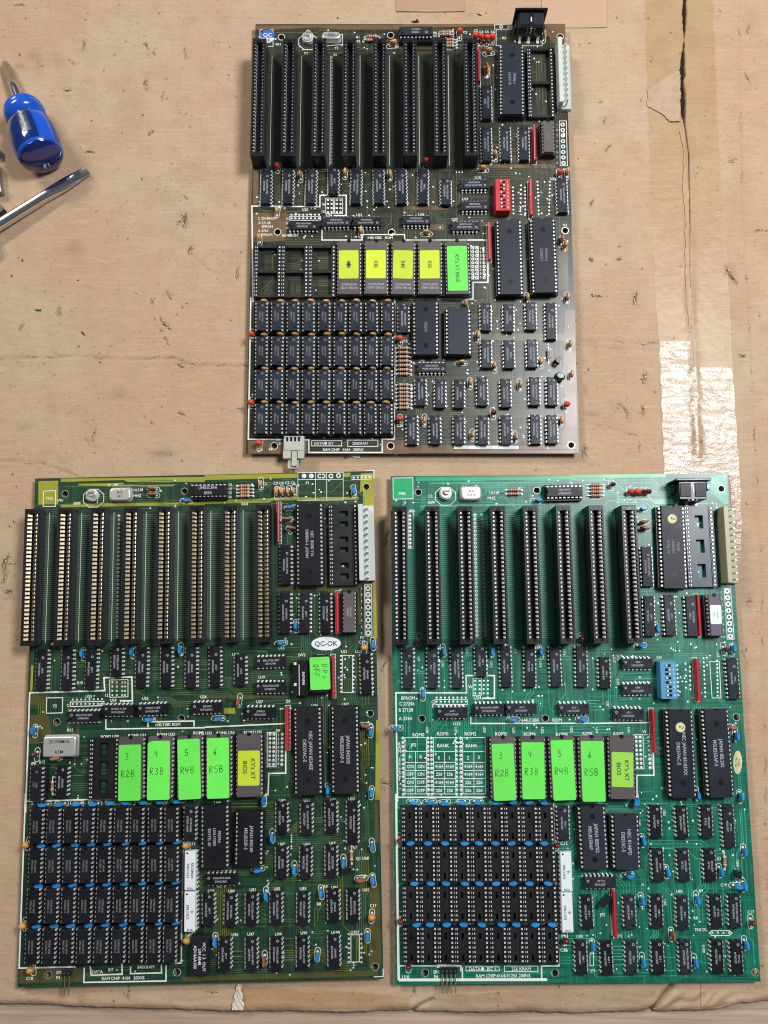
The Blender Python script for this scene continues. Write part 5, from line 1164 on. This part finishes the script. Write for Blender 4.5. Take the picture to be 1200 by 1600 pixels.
CROPS['q'] = (882.5, 768, 1); C.chip('q', '18', 0, 0, h=True, sock=True, m_='chip_grey', lines=('NEC 84C9', 'uPB8284AD'), th=1.3, logo=False)
o, t = C.chip('C2', '40', 650, 517, sock=True, m_='chip_grey', lines=('P8088', 'L4480237', 'INTEL 78'), th=1.7, name='processor_chip', logo=False, ink='ink_dim')
def dotnum(B_, o, top, dy, ch):
    mb = MB(); n = 18; ol = [(2.9*math.cos(6.28318*i/n), dy+2.9*math.sin(6.28318*i/n)) for i in range(n)]
    mb.loft([[(a, b, top) for a, b in ol], [(a, b, top+.12) for a, b in ol]]); obj('round_sticker', mb.mesh('round_sticker', 'sticker_cream'), o)
    mb = MB(); hand(mb, '2', 0.6, dy, 2.6, -1.7, top+.14); obj('writing', mb.mesh('writing', 'pen'), o)
dotnum(C, o, t, 17.5, '2')
C.emptysocket('C2', '40', 820, 513, 'slab', 'socket_grey')
o, t = C.chip('C2', '20', 912, 945, sock=True, m_='ceramic_purple', lines=(), logo=False)
C.sticker(o, t, 'C2', 915, 940, 6.9, 11.6, 'sticker_white', lambda mb, x, y, z: (mb.text('P-B1005', x+1, y, .9, -math.pi/2, z), mb.text('8526', x-1, y, .9, -math.pi/2, z)), ink='ink_dim')
o, t = C.chip('C4', '40', 662, 710, sock=True, m_='chip_grey', lines=('NEC JAPAN 85103XX', 'D8237AC-5'), th=2.1, logo=False); dotnum(C, o, t, 15.5, '2')
C.chip('C4', '40', 893, 706, sock=True, m_='chip_grey', lines=('JAPAN 8SL202', 'M5L8255AP-5'), th=2.1, logo=False)
C.chip('C6', '28', 240, 246, sock=True, m_='chip_grey', lines=('JAPAN 8S8702', 'M5L8259AP'), th=2.1, logo=False)
C.chip('C6', '24', 420, 268, sock=True, m_='chip_grey', lines=('NEC 8144PD', 'D8253C-5'), th=2.1, logo=False)
eprom(C, 'C3', 747, 803, 747, 825, 13.2, 33.0, '3', 'R2B'); eprom(C, 'C3', 932, 802, 932, 815, 13.6, 33.0, '4', 'R3B'); eprom(C, 'C3', 1120, 800, 1120, 812, 13.4, 35.0, '5', 'R4B'); eprom(C, 'C4', 103, 800, 107, 820, 13.8, 35.2, '6', 'R5B')
kybios(C, 'C4', 289, 798, 291, 809, 'sticker_lime')
CX = [[160, 268, 375, 482, 590, 697, 803, 910, 1010], [163, 271, 379, 486, 594, 702, 810, 918, 1021], [167, 274, 381, 489, 596, 706, 815, 920, 1030], [172, 279, 386, 494, 603, 715, 823, 930, 1038]]
for r in range(4):
    for c in range(9):
        C.emptysocket('C5', '16', CX[r][c], (191, 440, 691, 948)[r], 'ram', name='memory_socket')
        if r: C.small('blue', 'C5', ([0]*9, [165, 275, 382, 505, 595, 697, 798, 905, 1003], [190, 293, 388, 507, 597, 702, 808, 910, 1027], [205, 288, 392, 498, 613, 738, 828, 948, 1053])[r][c], (0, 315, 567, 825)[r], h=True, silk=False)
pack(C, 'C5', 1140, 490, ('BI', '898-3-R33')); pack(C, 'C5', 1146, 745, ('BI', '898-3-R33'))
add_switch(C, 'C4', 580, 252, 'blue_switch')
din(C, 1072, 785)
power(C, 'C2', 985, 512, 'tan_plastic')
can(C, 'C1', 545, 180, 12.8, 9.0, 4.6, ('JKX', '14.318'), 1.5); trimmer(C, 'C1', 388, 178)
transistor(C, 'C6', 1040, 447, 1.4); header(C, 'C5', 405, 1106, 4)
x, y = C.at('C6', 300, 590, 3); mb = MB(); mb.rbox(-3.8, 3.8, -1.3, 1.3, .1, 6, .2); C.part('jumper_cap', mb.mesh('jumper_cap', 'black_gloss'), (x, y), .8)
ovalsticker(C, 'C4', 1010, 765, 7.0, 2.7, 'sticker_cream', ('PRL 2 84', 'REV 4'), 1.1, 1.48)
C.pads('C2', 985, 795, 1005, 1077, 8, 1.6, True); C.sline('C2', [(965, 778), (1005, 778), (1028, 1095), (985, 1095)], .4, True)
C.pads('C1', 568, 318, 582, 1070, 31, .95, True); C.pads('C1', 612, 318, 634, 1070, 31, .95, True); C.pads('C1', 160, 325, 162, 520, 9, 1.0)
C.sline('C1', [(150, 300), (185, 300), (185, 528), (152, 528)], .35, True)
C.sline('C3', [(85, 1010), (74, 330), (516, 330), (512, 222), (690, 222), (690, 364), (612, 364)], .9); C.sline('C3', [(542, 480), (542, 522), (1200, 520)], .8); C.sline('C4', [(0, 522), (465, 516)], .8)
C.sline('C4', [(482, 700), (487, 845), (380, 845), (382, 992)], .8); C.sline('C3', [(85, 983), (640, 982)], .8)
C.sline('C5', [(76, 0), (92, 1164)], 1.4); C.sline('C5', [(92, 1164), (1020, 1162)], 1.6); C.sline('C5', [(95, 1076), (330, 1076), (330, 1076), (480, 1076), (480, 1110)], .8); C.sline('C5', [(1060, 55), (1076, 560), (1094, 1077), (985, 1077), (985, 1160)], .8); C.sline('C5', [(490, 1085), (490, 1160)], .8)
for x0, x1 in ((130, 265), (309, 447), (491, 632)):
    C.sline('C3', [(x0, 610), (x1, 610), (x1+2, 962), (x0+2, 962)], .38, True)
    for y in (697, 765, 815, 865, 915): C.sline('C3', [(x0+1, y), (x1, y)], .35)
    C.sline('C3', [((x0+x1)/2, 697), ((x0+x1)/2+1, 962)], .35)
for q in (117, 273, 295, 450, 478): C.pads('C3', q, 614, q+4, 965, 14, .95)
T4 = ('4164', '256')
C.texts('C3', 'JP2@183,656; BANK@370,660; BANK@547,660; A@163,728; B@230,730; 0@342,736; 1@408,736; 2@525,736; 3@592,732', 2.0)
for y, a, b in ((790, 'ON', 'ON'), (838, 'OFF', 'ON'), (889, 'ON', 'OFF'), (940, 'OFF', 'OFF')): C.stext('C3', a, 164, y, 2.0); C.stext('C3', b, 231, y, 2.0)
for y, a, b in ((790, 0, 0), (838, 1, 0), (889, 0, 1), (940, 1, 1)):
    for q in (344, 411): C.stext('C3', T4[a], q, y, 1.9)
    for q in (526, 595): C.stext('C3', T4[b], q, y, 1.9)
for ch, y in zip('RAMSELECT', (650, 672, 695, 745, 770, 795, 820, 845, 870)): C.stext('C3', ch, 97, y, 1.9)
C.sline('C3', [(318, 372), (520, 372), (520, 402), (318, 402)], .4, True); C.pads('C3', 328, 361, 510, 361, 8); C.pads('C3', 328, 386, 510, 386, 8)
for q in (570, 597, 622, 648): C.pads('C3', q, 256, q, 335, 4)
C.sline('C3', [(557, 240), (608, 240), (608, 348), (557, 348)], .4, True)
for q in (375, 400, 455): C.pads('C4', q, 608, q+8, 800, 8, .95)
C.sline('C4', [(362, 592), (418, 592), (425, 805), (368, 805)], .4, True); C.sline('C4', [(428, 592), (470, 592), (476, 805)], .35)
C.pads('C4', 632, 160, 640, 345, 8); C.pads('C4', 684, 150, 688, 300, 5); C.pads('C4', 712, 170, 715, 310, 6); C.pads('C4', 797, 115, 808, 355, 10); C.pads('C4', 882, 130, 885, 350, 10); C.sline('C4', [(835, 135), (895, 135), (905, 362), (850, 362)], .4, True)
C.sline('C6', [(875, 768), (890, 755), (985, 755), (1000, 768), (985, 782), (890, 782)], .45, True); C.pads('C6', 893, 768, 985, 768, 4)
C.sline('C6', [(340, 555), (340, 775), (352, 775)], .5); C.sline('C6', [(218, 880), (238, 880), (238, 948), (218, 948)], .4, True)
C.sline('C5', [(512, 1082), (720, 1082), (720, 1108), (512, 1108)], .4, True); C.sline('C5', [(752, 1078), (962, 1078), (962, 1112), (752, 1112)], .4, True)
C.sline('C1', [(56, 88), (180, 86), (182, 216), (58, 220)], .45, True)
C.texts('C1', '7905@113,185; C1@288,200; 50PF@296,240; 14.318@690,180; MHZ@672,213; RP6@175,293; J1@128,240')
C.texts('C3', 'EPROM@150,363; C 27256@143,398; B 27128@137,437; A 2764@133,490; W@540,291; U24@584,361; 64K/128K@915,500; ROM@1082,500; ROM0@215,592; ROM1@367,586; ROM2@540,586; ROM3@730,586; ROM4@910,587; ROM5@1112,590; C@305,386; F@306,412; U23@455,522', 2.0)
C.texts('C3', 'U9@217,118; U10@367,152; U11@518,65; U12@670,152; U13@822,65; U14@978,152; U16@1128,78; U28@270,562; U29@450,562; U30@628,560; U31@810,565; U32@990,565; U33@1172,560', 1.6, -math.pi/2)
C.texts('C4', 'SW@520,110; W@427,573; ROM6@72,583; ROM7@265,585', 1.7); C.texts('C4', 'U17@238,125; U34@130,565; U35@330,562; U36@722,465; U27@198,400; U18@262,110; U19@262,262; U22@888,90', 1.5, -math.pi/2)
C.texts('C5', 'C15@1125,310; C16@1125,977; U18@135,1146; SPK@330,1115; P4@325,1145; DATA●  BIT 4@617,1095; 256 KRAM@857,1095; RAM CHIP:4164/41256 200NS@745,1138', 1.9)
C.texts('C6', 'U95@160,787; JP3@232,976; JP2@287,667; JP2@382,785; R9@830,535; R8@800,685; R7@930,360; U83@710,538; C19@955,503; C17@1105,652; 7NS DL@830,750; C16@72,862', 1.7); C.texts('C6', 'U68@1032,385; U100@845,855; U50@628,105; U48@303,105; U49@492,160; U82@632,600', 1.5, -math.pi/2)
for k in range(8): C.stext('C2', str(k+1), 948+k*2.5, 800+k*40, 1.3)
C.area('C1', [(60, 92), (176, 90), (178, 212), (62, 216)]); C.area('C1', [(200, 84), (1200, 76), (1200, 96), (200, 106)]); C.area('C2', [(0, 68), (600, 62), (600, 82), (0, 88)]); C.area('C1', [(285, 116), (450, 114), (1000, 112), (1000, 120), (285, 124)], mi=1)
C.area('C1', [(220, 260), (450, 255), (1000, 246), (1010, 256), (450, 266), (230, 272)], mi=1); C.area('C2', [(880, 70), (982, 66), (990, 250), (960, 250), (900, 190), (880, 190)], mi=1); C.area('C2', [(500, 222), (640, 220), (680, 250), (530, 250)], mi=1)
for k in range(5): C.area('C1', [(620+k*4, 128+k*13), (780, 128+k*13), (780, 133+k*13), (620+k*4, 133+k*13)], mi=1)
C.slotlanes(True); C.route(2600, 480); C.finish('maskC', 'traceC', ['pourC', 'traceC'])

# ================================================================== screwdrivers at the left
def along(p, q):
    d = (q-p); L_ = d.length; d.normalize(); up = Vector((0, 0, 1)); sx = d.cross(up).normalized(); sy = sx.cross(d).normalized(); return d, sx, sy, L_
tip = Vector((*U(7, 97, 2.0), 2.0)); end = Vector((*U(65.5, 246, 16.0), 16.0))
d, sx, sy, L_ = along(tip, end)
root = bpy.data.objects.new('screwdriver', None); COL.objects.link(root); root.location = (end.x/1000, end.y/1000, 0); root.empty_display_size = .01
tag(root, 'stubby screwdriver with fat blue handle marked P1 lying on the cardboard', 'screwdriver')
off = Vector((end.x, end.y, 0))
def rt(t): return t if t < .32 else .47+.785*(t-.325)
def ring(t, r, n=28, flat=0.0, lob=6):
    out = []; t = rt(t)
    for i in range(n):
        a = 6.28318*i/n; k = 1-flat*(0.5+0.5*math.cos(lob*a))
        out.append(tip+d*(t*L_)+sx*(r*k*math.cos(a))+sy*(r*k*math.sin(a))-off)
    return out
mb = MB(); mb.loft([ring(0, .9, 12), ring(.025, 2.6, 12), ring(.06, 3.2, 12), ring(.06, 3.2, 12), ring(.31, 3.3, 12), ring(.40, 3.3, 12)], True); obj('shank', mb.mesh('shank', 'steel'), root)
HR = min(16.2, end.z/max(.2, sy.z)-.2)
mb = MB(); mb.loft([ring(.325, 6), ring(.332, 9.5), ring(.345, 11.6), ring(.375, 12.6), ring(.38, 12.45), ring(.40, 13.2), ring(.405, 13.0), ring(.43, 13.6), ring(.48, 13.3), ring(.505, 11.8), ring(.52, 10.2), ring(.54, 9.6)], True); o1 = obj('collar', mb.mesh('collar', 'handle_blue'), root)
mb = MB(); mb.loft([ring(.532, 9.6, 36), ring(.545, 11.4, 36), ring(.56, 12.8, 36, .04), ring(.62, 14.8, 36, .09), ring(.72, 16.0, 36, .10), ring(.84, HR, 36, .10), ring(.93, 15.4, 36, .03), ring(.97, 14.6, 36), ring(.985, 13.9, 36)], True); body = obj('handle', mb.mesh('handle', 'handle_blue'), root)
mb = MB(); mb.loft([ring(.984, 13.7), ring(.995, 13.9), ring(1.002, 13.3), ring(1.015, 11.6), ring(1.03, 7), ring(1.036, 1)], True); cap = obj('end_cap', mb.mesh('end_cap', 'handle_clear'), root)
# clear panels between the grips with a printed plate
def panel(a0, a1, t0, t1, r, m_, name):
    mb = MB(); nx, ny = 6, 12; vs = []
    for j in range(ny+1):
        for i in range(nx+1):
            t = t0+(t1-t0)*j/ny; a = a0+(a1-a0)*i/nx; k = np.interp(t, [.535, .545, .56, .62, .72, .84, .93, .97], [9.6, 11.4, 12.8, 14.8, 16.0, 16.1, 15.4, 14.6])+r
            vs.append(tip+d*(rt(t)*L_)+sx*(k*math.cos(a))+sy*(k*math.sin(a))-off)
    mb.add(vs, [(j*(nx+1)+i, j*(nx+1)+i+1, (j+1)*(nx+1)+i+1, (j+1)*(nx+1)+i) for j in range(ny) for i in range(nx)], True); return obj(name, mb.mesh(name, m_), root)
panel(.55, 1.98, .56, .955, .14, 'handle_clear', 'clear_panel'); panel(2.72, 3.0, .56, .955, .14, 'handle_clear', 'clear_panel')
mb = MB(); mb.loft([ring(.527, 9.9), ring(.538, 10.2)], True, False, False); obj('neck_shade_ring', mb.mesh('neck_shade_ring', 'recess_shade'), root)  # dark ring painted for the shade between collar and handle
M['plate'] = mat('printed_dark_strip', (0.06, 0.075, 0.12), 0.3)
panel(1.42, 1.78, .59, .88, .2, 'plate', 'printed_strip')
mb = MB(); jr = random.Random(4)
for k in range(26):
    t = .60+.27*k/25; a0 = 1.5+jr.uniform(-.03, .05); k_ = np.interp(t, [.56, .62, .72, .84, .93], [13.2, 14.8, 16.0, 16.1, 15.4])+.3
    pq = [tip+d*(rt(t+dt)*L_)+sx*(k_*math.cos(a))+sy*(k_*math.sin(a))-off for a, dt in ((a0, 0), (a0+jr.uniform(.06, .16), .001), (a0+.14, .006), (a0+.01, .005))]; mb.add(pq, [(0, 1, 2, 3), (3, 2, 1, 0)])
obj('strip_print', mb.mesh('strip_print', 'ink_white'), root)
mb = MB(); vs, fs = textmesh('P1'); e = tip+d*(L_*1.022)-off
mb.add([e+sx*(x*3.4)*-1+sy*(y*3.4-5.2)*1+d*(.55) for x, y in vs], fs); obj('writing', mb.mesh('writing', 'ink_white'), root)
# long flat-blade screwdriver, handle outside the picture
t2 = Vector((*U(137, 266, 2.2), 2.2)); e2 = Vector((*U(-20, 363, 5.0), 5.0)); d, sx, sy, L_ = along(t2, e2); tip = t2; off = Vector((e2.x, e2.y, 0))
root2 = bpy.data.objects.new('screwdriver', None); COL.objects.link(root2); root2.location = (e2.x/1000, e2.y/1000, 0); root2.empty_display_size = .01
tag(root2, 'long flat-blade screwdriver with bright chrome shank lying on the cardboard', 'screwdriver')
def fl(t, a, b, n=20): return [tip+d*(t*L_)+sx*(a*math.copysign(abs(math.cos(6.28318*i/n))**.6, math.cos(6.28318*i/n)))+sy*(b*math.copysign(abs(math.sin(6.28318*i/n))**.6, math.sin(6.28318*i/n)))-off for i in range(n)]
mb = MB(); mb.loft([fl(0, 3.6, .5), fl(.10, 3.9, .8), fl(.11, 4.1, .9), fl(.24, 4.3, 1.9), fl(.36, 3.6, 3.0), fl(.45, 3.3, 3.3), fl(1.0, 3.3, 3.3)], True); obj('shank', mb.mesh('shank', 'steel'), root2)
mb = MB(); mb.loft([fl(.995, 6, 4.7), fl(1.02, 10.0, 5.0), fl(1.2, 12, 5.2), fl(1.75, 12, 5.2), fl(1.8, 8, 4.5)], True); obj('handle', mb.mesh('handle', 'black_gloss'), root2)
# end of a grey metal tool with a black grip reaching in at the edge
q = [ground(-70, 262), ground(2, 262), ground(8, 306), ground(-70, 312)]
root3 = bpy.data.objects.new('hand_tool', None); COL.objects.link(root3); x0, y0 = ground(-20, 300); root3.location = (x0/1000, y0/1000, 0); root3.empty_display_size = .01
tag(root3, 'dull grey square metal jaw of a tool with black grip reaching in from the edge', 'tool')
mb = MB(); mb.loft([[(x-x0, y-y0, .1) for x, y in q][::-1], [(x-x0, y-y0, 5.0) for x, y in q][::-1], [((x-x0)*.98, (y-y0)*.94, 5.6) for x, y in q][::-1]]); obj('jaw', mb.mesh('jaw', 'grey_metal'), root3)
q = [ground(-70, 318), ground(-2, 316), ground(11, 331), ground(-6, 347), ground(-70, 350)]
mb = MB(); mb.loft([[(x-x0, y-y0, .1) for x, y in q][::-1], [(x-x0, y-y0, 4.4) for x, y in q][::-1]]); obj('grip', mb.mesh('grip', 'black_gloss'), root3)
q = [ground(-40, 236), ground(2, 236), ground(3, 247), ground(-40, 250)]
mb = MB(); mb.loft([[(x-x0, y-y0, .1) for x, y in q][::-1], [(x-x0, y-y0, 3.4) for x, y in q][::-1]]); obj('blue_sleeve', mb.mesh('blue_sleeve', 'cap_blue'), root3)
